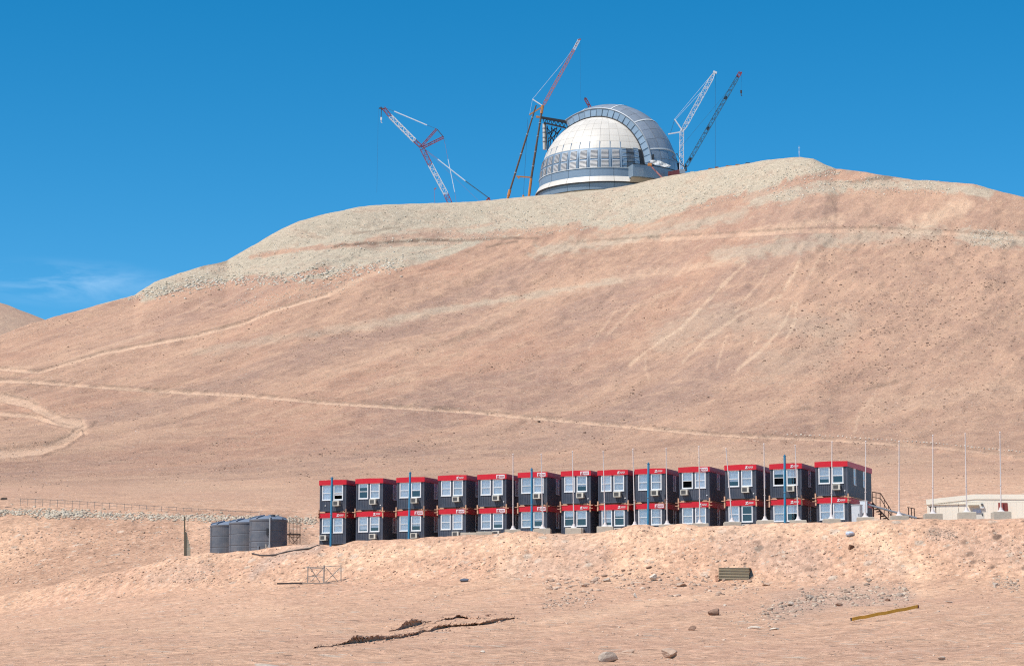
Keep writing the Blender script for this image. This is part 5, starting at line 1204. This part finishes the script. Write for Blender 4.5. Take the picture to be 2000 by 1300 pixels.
# ------------------------------------------------------------------ right end: stairs, cabinet, ramp, beige building
M_STEEL = mat('dark_paint_steel', (0.06, 0.035, 0.03), 0.6, 0.2, var=0.2); M_PIPE = mat('grey_pipe', (0.30, 0.32, 0.35), 0.5, 0.3, var=0.1); M_CREAM = mat('cream_sheet', (0.86, 0.775, 0.64), 0.6, var=0.05, scale=1.0, dust=0.06)
M_MAROON = mat('maroon', (0.16, 0.025, 0.03), 0.6, var=0.2)
Ys = front_y(1720, 4.5)
root = empty('steel_stairs', P(1725, 1018, Ys)); tag(root, 'dark steel stairs with handrails at the right end of the cabins', 'stairs')
def loc(px, py, y=Ys): return P(px, py, y) - Vector(root.location)
for y in (Ys - 0.5, Ys + 0.5):
    mb = MB(); mb.bar(loc(1704, 981, y), loc(1742, 1021, y), 0.07); mb.build('stringer', M_STEEL, root)
    mb = MB(); mb.bar(loc(1704, 960, y), loc(1720, 963, y), 0.045); mb.bar(loc(1720, 963, y), loc(1743, 1000, y), 0.045); mb.bar(loc(1704, 970, y), loc(1720, 973, y), 0.035); mb.bar(loc(1720, 973, y), loc(1741, 1008, y), 0.035)
    for a, b, c in ((1704, 960, 983), (1711, 961.5, 986), (1719, 963, 995), (1727, 974, 1003), (1735, 987, 1011), (1742, 999, 1020)): mb.bar(loc(a, b, y), loc(a, c, y), 0.035)
    mb.build('handrail', M_STEEL, root)
for k in range(9):
    a = loc(1705 + k * 4.3, 984 + k * 4.5, Ys - 0.5); b_ = loc(1705 + k * 4.3, 984 + k * 4.5, Ys + 0.5); mb = MB(); mb.box(a.x - 0.13, a.x + 0.13, a.y, b_.y, a.z - 0.03, a.z + 0.03); mb.build('tread', M_STEEL, root)
mb = MB(); mb.bar(loc(1706, 983), loc(1706, 1020), 0.07); mb.bar(loc(1720, 996), loc(1720, 1020), 0.06); mb.bar(loc(1706, 1018), loc(1742, 1018), 0.12); mb.build('support_frame', M_MAROON, root)
Yp = front_y(1740, 1.5)
root = empty('water_pipe', P(1740, 995, Yp)); tag(root, 'grey pipe sloping down from the last cabin past the stairs', 'pipe')
mb = MB(); mb.path([P(x, y, Yp) - Vector(root.location) for x, y in ((1684, 982), (1692, 984), (1735, 996), (1768, 1005), (1790, 1011))], 0.085, 8); mb.build('pipe', M_PIPE, root)
mb = MB()
for x, y in ((1705, 989), (1740, 998), (1768, 1005)): mb.bar(P(x, y, Yp) - Vector(root.location), P(x, 1020, Yp) - Vector(root.location), 0.04)
mb.build('pipe_stand', M_STEEL, root)
root = empty('barrier_frame', P(1780, 1014, Yp + 1)); tag(root, 'small dark railing frame at the end of the grey pipe', 'railing')
for x in (1774, 1780, 1785.5): mb = MB(); mb.bar(P(x, 990 + (x - 1774) * 0.25, Yp + 1) - Vector(root.location), P(x + 1, 1016, Yp + 1) - Vector(root.location), 0.045); mb.build('upright', M_STEEL, root)
mb = MB(); mb.bar(P(1772, 990, Yp + 1) - Vector(root.location), P(1787, 993, Yp + 1) - Vector(root.location), 0.04); mb.bar(P(1773, 1009, Yp + 1) - Vector(root.location), P(1806, 1013, Yp + 1) - Vector(root.location), 0.06); mb.build('rail', M_STEEL, root)
Yb = front_y(1676, -0.9); p = P(1663.5, 1020, Yb); root = empty('utility_cabinet', (p.x, p.y, p.z - 0.4), YAW); tag(root, 'pale grey cabinet standing at the corner of the last cabin', 'cabinet')
k_ = Yb / F; W_ = 17 * k_; H_ = 34 * k_ + 0.4
mb = MB(); mb.box(0, W_, 0, 0.8, 0, H_); mb.box(-0.03, W_ + 0.03, -0.04, 0.84, H_, H_ + 0.05); mb.build('body', mat('cabinet_grey', (0.56, 0.58, 0.60), 0.5, var=0.06, dust=0.1), root)
mb = MB(); mb.box(0.04, W_ - 0.04, -0.02, -0.002, 0.15, H_ - 0.08); mb.build('door', mat('cabinet_grey2', (0.58, 0.60, 0.62), 0.5, var=0.05), root)
mb = MB(); mb.box(W_ - 0.12, W_ - 0.08, -0.05, -0.021, H_ * 0.5, H_ * 0.5 + 0.2); mb.build('handle', M_DARK, root)
p = P(1683, 978, Yb + 1.2); root = empty('electrical_box', (p.x, p.y, p.z), YAW); tag(root, 'small white box fixed above the grey cabinet', 'box')
mb = MB(); mb.box(-0.15, 0.4, 0, 0.3, -0.95, 0.0); mb.build('body', mat('cabinet_white', (0.68, 0.72, 0.76), 0.5, var=0.05), root); mb = MB(); mb.box(-0.18, 0.43, -0.03, 0.33, 0.0, 0.04); mb.build('lid', M_FRAME, root)
# beige building
Yc = 188.0; p = P(1811, 1016, Yc); YAWB = R(-16); root = empty('beige_building', (p.x, p.y, PAD - 0.3), YAWB); tag(root, 'low cream sheet clad building at the right edge', 'building')
k_ = Yc / F; BW = 205 * k_; zb = p.z - (PAD - 0.3); HE = zb + 33 * k_; HRG = zb + 49 * k_; BD = 6.0
wx = [0, 2.55, 3.45, 4.55, BW]
for a, b in ((0, 2.53), (2.56, BW)):
    n_ = max(1, int((b - a) / 0.45)); mb = MB()
    for i in range(n_):
        x0 = a + (b - a) * i / n_; x1 = a + (b - a) * (i + 1) / n_; mb.add([(x0, 0.012, 0), (x0 + 0.03, 0, 0), (x1, 0, 0), (x0, 0.012, HE), (x0 + 0.03, 0, HE), (x1, 0, HE)], [(0, 1, 4, 3), (1, 2, 5, 4)])
    mb.build('wall', M_CREAM, root)
mb = MB(); mb.add([(0, 0, 0), (0, BD, 0), (0, BD, HE), (0, 0, HE)], [(0, 1, 2, 3)]); mb.add([(BW, 0, 0), (BW, BD, 0), (BW, BD, HE), (BW, 0, HE)], [(0, 1, 2, 3)]); mb.add([(0, BD, 0), (BW, BD, 0), (BW, BD, HE), (0, BD, HE)], [(0, 1, 2, 3)]); mb.build('wall', M_CREAM, root)
# shallow gable whose verge faces the camera: eaves left, ridge at mid length
xr = 92 * k_; e_ = 0.05; zl_ = HE + 2 * k_; zr_ = zb + 47 * k_
prof = [(-0.05, zl_ + 6 * k_), (xr, zb + 49.5 * k_), (BW + 0.05, zr_)]
mb = MB()
for (xa, za), (xb, zc) in zip(prof[:-1], prof[1:]):
    mb.add([(xa, -e_, za - 0.40), (xb, -e_, zc - 0.40), (xb, -e_, zc), (xa, -e_, za), (xa, BD, za - 0.40), (xb, BD, zc - 0.40), (xb, BD, zc), (xa, BD, za)], [(0, 1, 2, 3), (3, 2, 6, 7), (0, 1, 5, 4)])
mb.add([(-0.05, -e_, prof[0][1] - 0.4), (-0.05, BD, prof[0][1] - 0.4), (-0.05, BD, prof[0][1]), (-0.05, -e_, prof[0][1])], [(0, 1, 2, 3)])
mb.build('roof', M_CREAM, root)
mb = MB(); mb.add([(0, -0.004, HE - 0.02), (BW, -0.004, HE - 0.02), (BW, -0.004, zr_ - 0.4), (xr, -0.004, zb + 49.5 * k_ - 0.4), (0, -0.004, zl_ + 6 * k_ - 0.4)], [(0, 1, 2, 3, 4)]); mb.build('gable_panel', M_CREAM, root)
mb = MB(); mb.box(0.05, 74 * k_, -0.10, -0.01, HE - 0.10, HE - 0.06); mb.build('drip_rail', M_CREAM, root)
xd = 86 * k_; mb = MB(); mb.box(xd, xd + 0.95, -0.03, -0.012, 0.2, HE - 0.25); dr = mb.build('door', mat('door_cream', (0.66, 0.62, 0.54), 0.5, var=0.05), root)
mb = MB(); mb.box(xd + 0.12, xd + 0.75, -0.05, -0.032, zb + 13 * k_, zb + 20 * k_); mb.build('notice', mat('notice_pale', (0.55, 0.60, 0.70), 0.6, var=0.15, scale=6), dr)
mb = MB(); mb.box(xd + 0.8, xd + 0.88, -0.07, -0.032, zb + 8 * k_, zb + 11 * k_); mb.build('handle', M_DARK, dr)
mb = MB(); mb.box(80 * k_, 100 * k_, -0.35, -0.005, zb + 26 * k_, zb + 29 * k_); mb.build('door_canopy', mat('canopy_tan', (0.42, 0.35, 0.26), 0.7, var=0.1), root)
mb = MB(); mb.box(104 * k_, 108 * k_, -0.22, -0.005, zb + 28 * k_, zb + 31 * k_); mb.build('wall_lamp', M_GRILLE, root); mb = MB(); mb.box(103 * k_, 110 * k_, -0.15, -0.005, zb + 22 * k_, zb + 24 * k_); mb.build('vent_box', M_FRAME, root)
for px in (1818, 1828):
    q = P(px, 1005, Yc - 2.2); r_ = empty('bollard', q); tag(r_, 'thin dark post with short arm before the beige building, %s' % ('left one' if px < 1820 else 'right one'), 'post', 'thin posts at the beige building')
    mb = MB(); mb.bar((0, 0, -0.8), (0, 0, 0.62), 0.035, 8); mb.build('post', M_STEEL, r_); mb = MB(); mb.bar((-0.09, 0, 0.62), (0.05, 0, 0.64), 0.045); mb.build('arm', M_STEEL, r_)
M_REDSH = mat('red_sheet', (0.33, 0.075, 0.06), 0.6, var=0.15, scale=2)
for k, (a, b) in enumerate(((1950, 1959), (1959.5, 1970))):
    q0 = P(a, 1002, Yc - 2.75); q1 = P(b, 981, Yc - 2.75); mb = MB(); n_ = 5; w_ = q1.x - q0.x; h_ = q1.z - q0.z
    for i in range(n_): mb.box(w_ * i / n_, w_ * (i + 0.75) / n_, -0.02, 0.02, 0, h_); mb.box(w_ * (i + 0.75) / n_, w_ * (i + 1) / n_, 0.0, 0.03, 0, h_)
    o = mb.build('red_sheet', M_REDSH); o.location = q0; o.rotation_euler = (R(-6), 0, R(-12 if k == 0 else 14)); tag(o, 'ribbed red sheet leaning behind the last flagpole, %s' % ('left one' if k == 0 else 'right one'), 'metal sheet', 'red sheets')

# ------------------------------------------------------------------ left end: tanks, scaffold, fence, guard rail
M_TANK = mat('tank_grey', (0.105, 0.115, 0.138), 0.55, var=0.16, scale=1.2, objvar=0.05, dust=0.22)
M_TANKL = mat('tank_lid', (0.17, 0.205, 0.265), 0.5, var=0.12, scale=1.2, dust=0.12)
for k, (xc, wpx, ytop, ybot, Y) in enumerate(((446, 72, 1026, 1086, 211.0), (485, 76, 1021, 1083, 207.0), (523.5, 73, 1015, 1074, 203.0))):
    kk = Y / F; r_ = wpx * kk / 2; q = P(xc, ybot, Y); H_ = (ybot - ytop) * kk; root = empty('water_tank', (q.x, Y, q.z - 0.5)); H_ += 0.5
    tag(root, ['leftmost dark grey water tank, half hidden behind the next', 'middle dark grey water tank of three', 'rightmost dark grey water tank with a pale pipe up its side'][k], 'water tank', 'grey water tanks')
    mb = MB(); pr = []; zz = [0.0]
    zs = [0.5 + H_ * 0 + 0.12 * H_, 0.5 + 0.30 * H_ - 0.2, 0.5 + 0.60 * H_ - 0.2]
    prof = [(r_ * 0.99, 0)]
    for z in (0.22 * H_, 0.38 * H_, 0.68 * H_): prof += [(r_, z - 0.05), (r_ * 0.985, z - 0.02), (r_ * 0.985, z + 0.02), (r_, z + 0.05)]
    prof += [(r_, H_ - 0.18), (r_ * 1.02, H_ - 0.15), (r_ * 1.02, H_ - 0.02), (r_ * 0.98, H_)]
    mb.lathe(prof, 48); mb.build('shell', M_TANK, root, False)
    mb = MB(); mb.bar((0.25 * r_, -0.45 * r_, H_ + 0.15), (0.25 * r_, -0.45 * r_, H_ + 0.42), 0.24, 16); mb.build('manhole', M_TANK, root)
    mb = MB(); mb.bar((-0.4 * r_, -0.9 * r_, 0.75), (-0.4 * r_, -1.12 * r_, 0.75), 0.06, 8); mb.bar((-0.4 * r_, -1.12 * r_, 0.78), (-0.4 * r_, -1.12 * r_, 0.2), 0.05, 8); mb.build('outlet_pipe', M_GREYST, root)
    hl = 0.34; mb = MB(); mb.lathe([(r_ * 0.98, H_), (r_ * 0.9, H_ + 0.10), (r_ * 0.35, H_ + hl), (0.0, H_ + hl + 0.02)], 48); lid = mb.build('lid', M_TANKL, root, True)
    for i in range(8):
        t = i * math.pi / 4 + 0.2; mb = MB(); c_, s_ = math.cos(t), math.sin(t)
        mb.bar((c_ * r_ * 0.97, s_ * r_ * 0.97, H_ + 0.06), (c_ * r_ * 0.88, s_ * r_ * 0.88, H_ + 0.17), 0.10); mb.bar((c_ * r_ * 0.88, s_ * r_ * 0.88, H_ + 0.17), (c_ * r_ * 0.35, s_ * r_ * 0.35, H_ + hl + 0.03), 0.09); mb.build('lid_rib', M_TANKL, lid)
    for i in range(2):
        t = -math.pi / 2 - 1.05 + i * 2.9; mb = MB(); mb.bar((math.cos(t) * r_ * 0.99, math.sin(t) * r_ * 0.99, 0.1), (math.cos(t) * r_ * 0.99, math.sin(t) * r_ * 0.99, H_ - 0.2), 0.07); mb.build('wall_rib', M_TANK, root)
    if k == 2:
        t = -math.pi / 2 + 0.18; cx_, cy_ = math.cos(t) * (r_ + 0.09), math.sin(t) * (r_ + 0.09); mb = MB(); mb.bar((cx_, cy_, 0.2), (cx_, cy_, H_ + 0.1), 0.07, 10); mb.bar((cx_, cy_, 0.2), (cx_, cy_, 0.9), 0.1, 10); mb.build('fill_pipe', mat('pipe_pale', (0.36, 0.37, 0.38), 0.5, var=0.1), root)
        mb = MB(); mb.box(cx_ - 0.30, cx_ - 0.13, cy_ - 0.02, cy_ + 0.06, H_ * 0.56, H_ * 0.74); mb.build('level_gauge', M_DARK, root)
        mb = MB(); mb.bar((cx_ - 0.3, cy_ - 0.05, 0.3), (cx_ - 0.3, cy_ - 0.05, 0.95), 0.06, 8); mb.bar((cx_ - 0.3, cy_ - 0.05, 0.7), (cx_, cy_, 0.7), 0.05, 8); mb.build('valve', mat('valve_pale', (0.42, 0.38, 0.33), 0.5, var=0.1), root)
M_SCAF = mat('scaffold_grey', (0.27, 0.25, 0.23), 0.6, 0.3, var=0.2); M_SCAFT = mat('scaffold_tan', (0.30, 0.22, 0.16), 0.7, var=0.2)
Yf = 207.0; root = empty('scaffold_tower', P(575, 1062, Yf)); tag(root, 'small rusty scaffold stand between the tanks and the cabins', 'scaffold')
l_ = lambda x, y, dy=0: P(x, y, Yf + dy) - Vector(root.location)
for x, d_ in ((572.5, 0), (586, 0), (565, 1.2), (580, 1.2)): mb = MB(); mb.bar(l_(x, 1010, d_), l_(x, 1064, d_), 0.045); mb.build('leg', M_SCAFT, root)
for y in (1012, 1020, 1028, 1048): mb = MB(); mb.bar(l_(563, y), l_(586, y), 0.03); mb.build('ledger', M_SCAFT, root)
mb = MB(); mb.box(l_(560, 1043).x, l_(586, 1043).x, -0.3, 1.2, l_(570, 1043.5).z, l_(570, 1041.5).z); mb.build('platform', M_CDARK, root)
mb = MB(); mb.bar(l_(565, 1044), l_(580, 1063), 0.035); mb.bar(l_(586, 1044), l_(572, 1063), 0.035); mb.bar(l_(562, 1050), l_(572, 1062), 0.03); mb.build('brace', M_SCAFT, root)
g0 = ground_at(632, 1139); Yq = g0.y; root = empty('collapsed_scaffold', P(634, 1138, Yq)); tag(root, 'two bay grey scaffold frame lying at the foot of the bank', 'scaffold')
l_ = lambda x, y, dy=0: P(x, y, Yq + dy) - Vector(root.location)
for x, y0 in ((601.5, 1106), (633, 1104), (666, 1103)): mb = MB(); mb.bar(l_(x, y0 - 1), l_(x - (0.5 if x < 660 else 0), 1139), 0.04 if x != 633 else 0.055, 8); mb.build('standard', M_SCAF, root)
for a in (((598, 1107.5), (666, 1104)), ((600, 1110), (636, 1108)), ((601, 1124), (633, 1126))): mb = MB(); mb.bar(l_(*a[0]), l_(*a[1]), 0.03, 8); mb.build('ledger', M_SCAF, root)
for a in (((606, 1108), (625, 1137)), ((632, 1108), (607, 1135)), ((637, 1108), (662, 1137)), ((664, 1108), (634, 1138))): mb = MB(); mb.bar(l_(*a[0]), l_(*a[1]), 0.028, 8); mb.build('brace', M_SCAF, root)
M_PLANK = mat('old_plank', (0.33, 0.26, 0.21), 0.85, var=0.25, scale=3)
for (a, b, r_, m_, lab) in (((541, 1139), (590, 1138), 0.09, M_CDARK, 'dark beam lying left of the scaffold frame'), ((590, 1138), (652, 1138.5), 0.07, M_PLANK, 'weathered plank lying under the scaffold frame'), ((652, 1137.5), (706, 1137), 0.05, M_PLANK, 'thin plank lying right of the scaffold frame')):
    pa = ground_at(a[0], a[1] + 1); pb = ground_at(b[0], b[1] + 1); pa.y = pb.y = Yq - 0.25; pa = P(*a, Yq - 0.3); pb = P(*b, Yq - 0.3); c = (pa + pb) / 2
    mb = MB(); mb.bar(pa - c, pb - c, r_); o = mb.build('plank', m_); o.location = c; tag(o, lab, 'plank', 'planks at the scaffold frame')
# hose
pts = []
for x, y in ((482, 1074), (488, 1075), (493, 1081), (500, 1086), (508, 1083), (520, 1084), (540, 1083), (560, 1081), (585, 1075), (605, 1069), (622, 1066)):
    q = ground_at(x, y); pts.append(q + Vector((0, -0.05, 0.05)))
ys = np.convolve(np.pad([q.y for q in pts], 1, 'edge'), np.ones(3) / 3, 'valid')
pts = [Vector((q.x / q.y * y, y, ground_z(q.x / q.y * y, y) + 0.06)) for q, y in zip(pts, ys)]
mb = MB(); mb.path([q - pts[0] for q in pts], 0.07, 8); o = mb.build('hose', M_CDARK); o.location = pts[0]; tag(o, 'black hose snaking down the bank from the tanks', 'hose')
# post with green slatted panel
Yg = 203.0; root = empty('slatted_gate', P(362, 1090, Yg)); tag(root, 'tall dark post with green slatted panel left of the tanks', 'gate')
l_ = lambda x, y, dy=0: P(x, y, Yg + dy) - Vector(root.location)
mb = MB(); mb.bar(l_(360.5, 1008), l_(360.5, 1092), 0.06, 8); mb.bar(l_(362, 1038), l_(362, 1092), 0.12); mb.build('post', mat('post_olive', (0.11, 0.09, 0.06), 0.7, var=0.2), root)
M_GSLAT = mat('slat_green', (0.22, 0.26, 0.21), 0.7, var=0.15, objvar=0.2)
for k in range(5): x = 364.5 + k * 1.7; mb = MB(); mb.bar(l_(x, 1040 + k * 7, k * 0.8), l_(x, 1090, k * 0.8), 0.035); mb.build('slat', M_GSLAT, root)
mb = MB(); mb.bar(l_(360, 1034), l_(364, 1034), 0.06); mb.bar(l_(367, 1020, 2), l_(367, 1046, 2), 0.02); mb.build('hinge', M_STEEL, root)
# guard rail
GR = [(-20, 972), (60, 974), (150, 978), (250, 984.5), (350, 991), (450, 997), (550, 1003), (625, 1007)]
gr_pts = []
x = 40.0
while x < 628: gr_pts.append((x, float(pline(x, GR)))); x += 14.5
q0 = P(300, 990, 258); root = empty('guard_rail', q0); tag(root, 'thin grey guard rail along the dirt road at left', 'guard rail')
M_RAIL = mat('rail_grey', (0.33, 0.27, 0.23), 0.6, 0.3, var=0.15)
prev = None
mbp = MB(); mbp.bar((0, 0, -0.75), (0, 0, 0.05), 0.035); me_gp = mbp.mesh('post'); me_gp.materials.append(M_RAIL)
for x, y in gr_pts:
    q = P(x, y, 256.0) - q0; child('post', me_gp, root, q)
    if prev is not None: mb = MB(); mb.bar(prev, q, 0.035); mb.bar(prev + Vector((0, 0, -0.3)), q + Vector((0, 0, -0.3)), 0.022); mb.build('rail', M_RAIL, root)
    prev = q
me = boulder_mesh('spoil_heap', 77, 0.75, 0.5, 0.17); me.materials.append(mat('heap_dark', (0.09, 0.065, 0.05), 0.95, var=0.4, scale=3)); o = link_mesh('spoil_heap', me); o.location = P(8, 974, 255); tag(o, 'dark low heap beside the road at the left edge', 'heap')

# ------------------------------------------------------------------ things lying on the near slope
M_PANEL = mat('panel_olive', (0.46, 0.385, 0.26), 0.5, 0.1, var=0.15, scale=2, objvar=0.12, dust=0.2); M_PEND = mat('panel_end', (0.16, 0.11, 0.06), 0.7, var=0.2)
q = ground_at(1424, 1131); Yk = q.y; kk = Yk / F; wP = 59 * kk; dP = 3.0; hP = 5.6 * kk
RZp = R(-13)
for k in range(4):
    root = empty('deck_panel', P(1403.5, 1131.5 - k * 6.0, Yk), RZp); tag(root, 'ribbed olive metal panel, %s of the stack below the bank' % ['bottom', 'second from the bottom', 'third from the bottom', 'top'][k], 'panel', 'stacked ribbed panels')
    mb = MB(); mb.box(0, wP, 0.22, dP, 0.0, hP * 0.9); mb.build('core', M_PEND, root)
    mb = MB()
    for z0, z1 in ((0.0, 0.12), (0.42, 0.78)): mb.box(-0.01, wP + 0.01, 0.0, 0.215, hP * z0, hP * z1)
    mb.build('rib', M_PANEL, root); mb = MB(); mb.box(-0.02, wP + 0.02, -0.03, dP + 0.03, hP * 0.91, hP * 0.98); mb.build('sheet', M_PANEL, root)
    for i in range(4): mb = MB(); y = 0.4 + i * 0.7; mb.bar((wP + 0.0, y, hP * 0.45), (wP + 0.03, y, hP * 0.45), 0.05, 8); mb.build('end_hole', M_CREAM if k == 2 else M_DARK, root)
q = P(1400, 1128, Yk - 0.1); mb = MB(); mb.box(-0.1, 0.1, -0.1, 0.15, -0.25, 0.12); mb.box(-0.14, 0.02, -0.12, 0.05, 0.12, 0.2); o = mb.build('wood_offcut', M_WOOD); o.location = q; tag(o, 'small wood offcut at the left end of the panel stack', 'wood')
pa = ground_at(1664, 1214); pb = ground_at(1791, 1188); 
pa = P(1664, 1208.5, pa.y); pb = P(1791.5, 1184, pa.y + 3.0); c = (pa + pb) / 2
M_YEL = mat('beam_yellow', (0.85, 0.44, 0.04), 0.6, var=0.22, scale=2.5, dust=0.12)
root = empty('yellow_beam', c); tag(root, 'long weathered yellow beam lying on the slope at lower right', 'beam')
d_ = pb - pa; mb = MB()
side = Vector((0, 1, 0)); up = Vector((0, 0, 1)); n_ = 10; hh, tt = 0.07, 0.09
sec = [(-tt, -hh), (tt, -hh), (tt, hh), (-tt, hh)]
for i in range(n_ + 1):
    o_ = pa - c + d_ * i / n_
    for (a, b) in sec: mb.v.append(tuple(o_ + side * a + up * (b + 0.012 * math.sin(i * 2.1))))
for i in range(n_): mb.f += [(4 * i + j, 4 * i + (j + 1) % 4, 4 * i + 4 + (j + 1) % 4, 4 * i + 4 + j) for j in range(4)]
mb.f += [(0, 3, 2, 1), (4 * n_, 4 * n_ + 1, 4 * n_ + 2, 4 * n_ + 3)]; mb.build('timber', M_YEL, root)
mb = MB(); e0 = pb - c; mb.bar(e0 - d_.normalized() * 0.02, e0 + d_.normalized() * 0.03, 0.10); mb.build('end_plate', M_MAROON, root); mb = MB(); e0 = pa - c; mb.bar(e0 - d_.normalized() * 0.03, e0 + d_.normalized() * 0.02, 0.09); mb.build('end_plate', M_CDARK, root)
q = ground_at(1660, 1046); me = boulder_mesh('plastic_drum', 91, 0.34, 0.25, 0.2, 3); me.materials.append(mat('pale_blue_plastic', (0.50, 0.55, 0.66), 0.5, var=0.15)); o = link_mesh('crumpled_sheet', me); o.location = q + Vector((0, 0, 0.16)); tag(o, 'pale blue crumpled sheet lying on the bank below the last cabin', 'sheet')
q = ground_at(1662, 1070); mb = MB(); mb.box(-0.16, 0.16, -0.12, 0.12, -0.1, 0.2); mb.box(-0.17, 0.17, -0.13, 0.13, 0.2, 0.24); o = mb.build('crate', mat('crate_brown', (0.16, 0.08, 0.045), 0.8, var=0.3)); o.location = q; o.rotation_euler = (0.25, 0.15, 0.4); tag(o, 'small brown box lying on the bank below the blue sheet', 'box')
q = ground_at(908, 1135); me = boulder_mesh('dark_bag', 95, 0.42, 0.3, 0.16, 3); me.materials.append(mat('bag_slate', (0.10, 0.11, 0.14), 0.6, var=0.2)); o = link_mesh('dark_bag', me); o.location = q + Vector((0, 0, 0.1)); tag(o, 'dark slate coloured bag at the foot of the bank', 'bag')
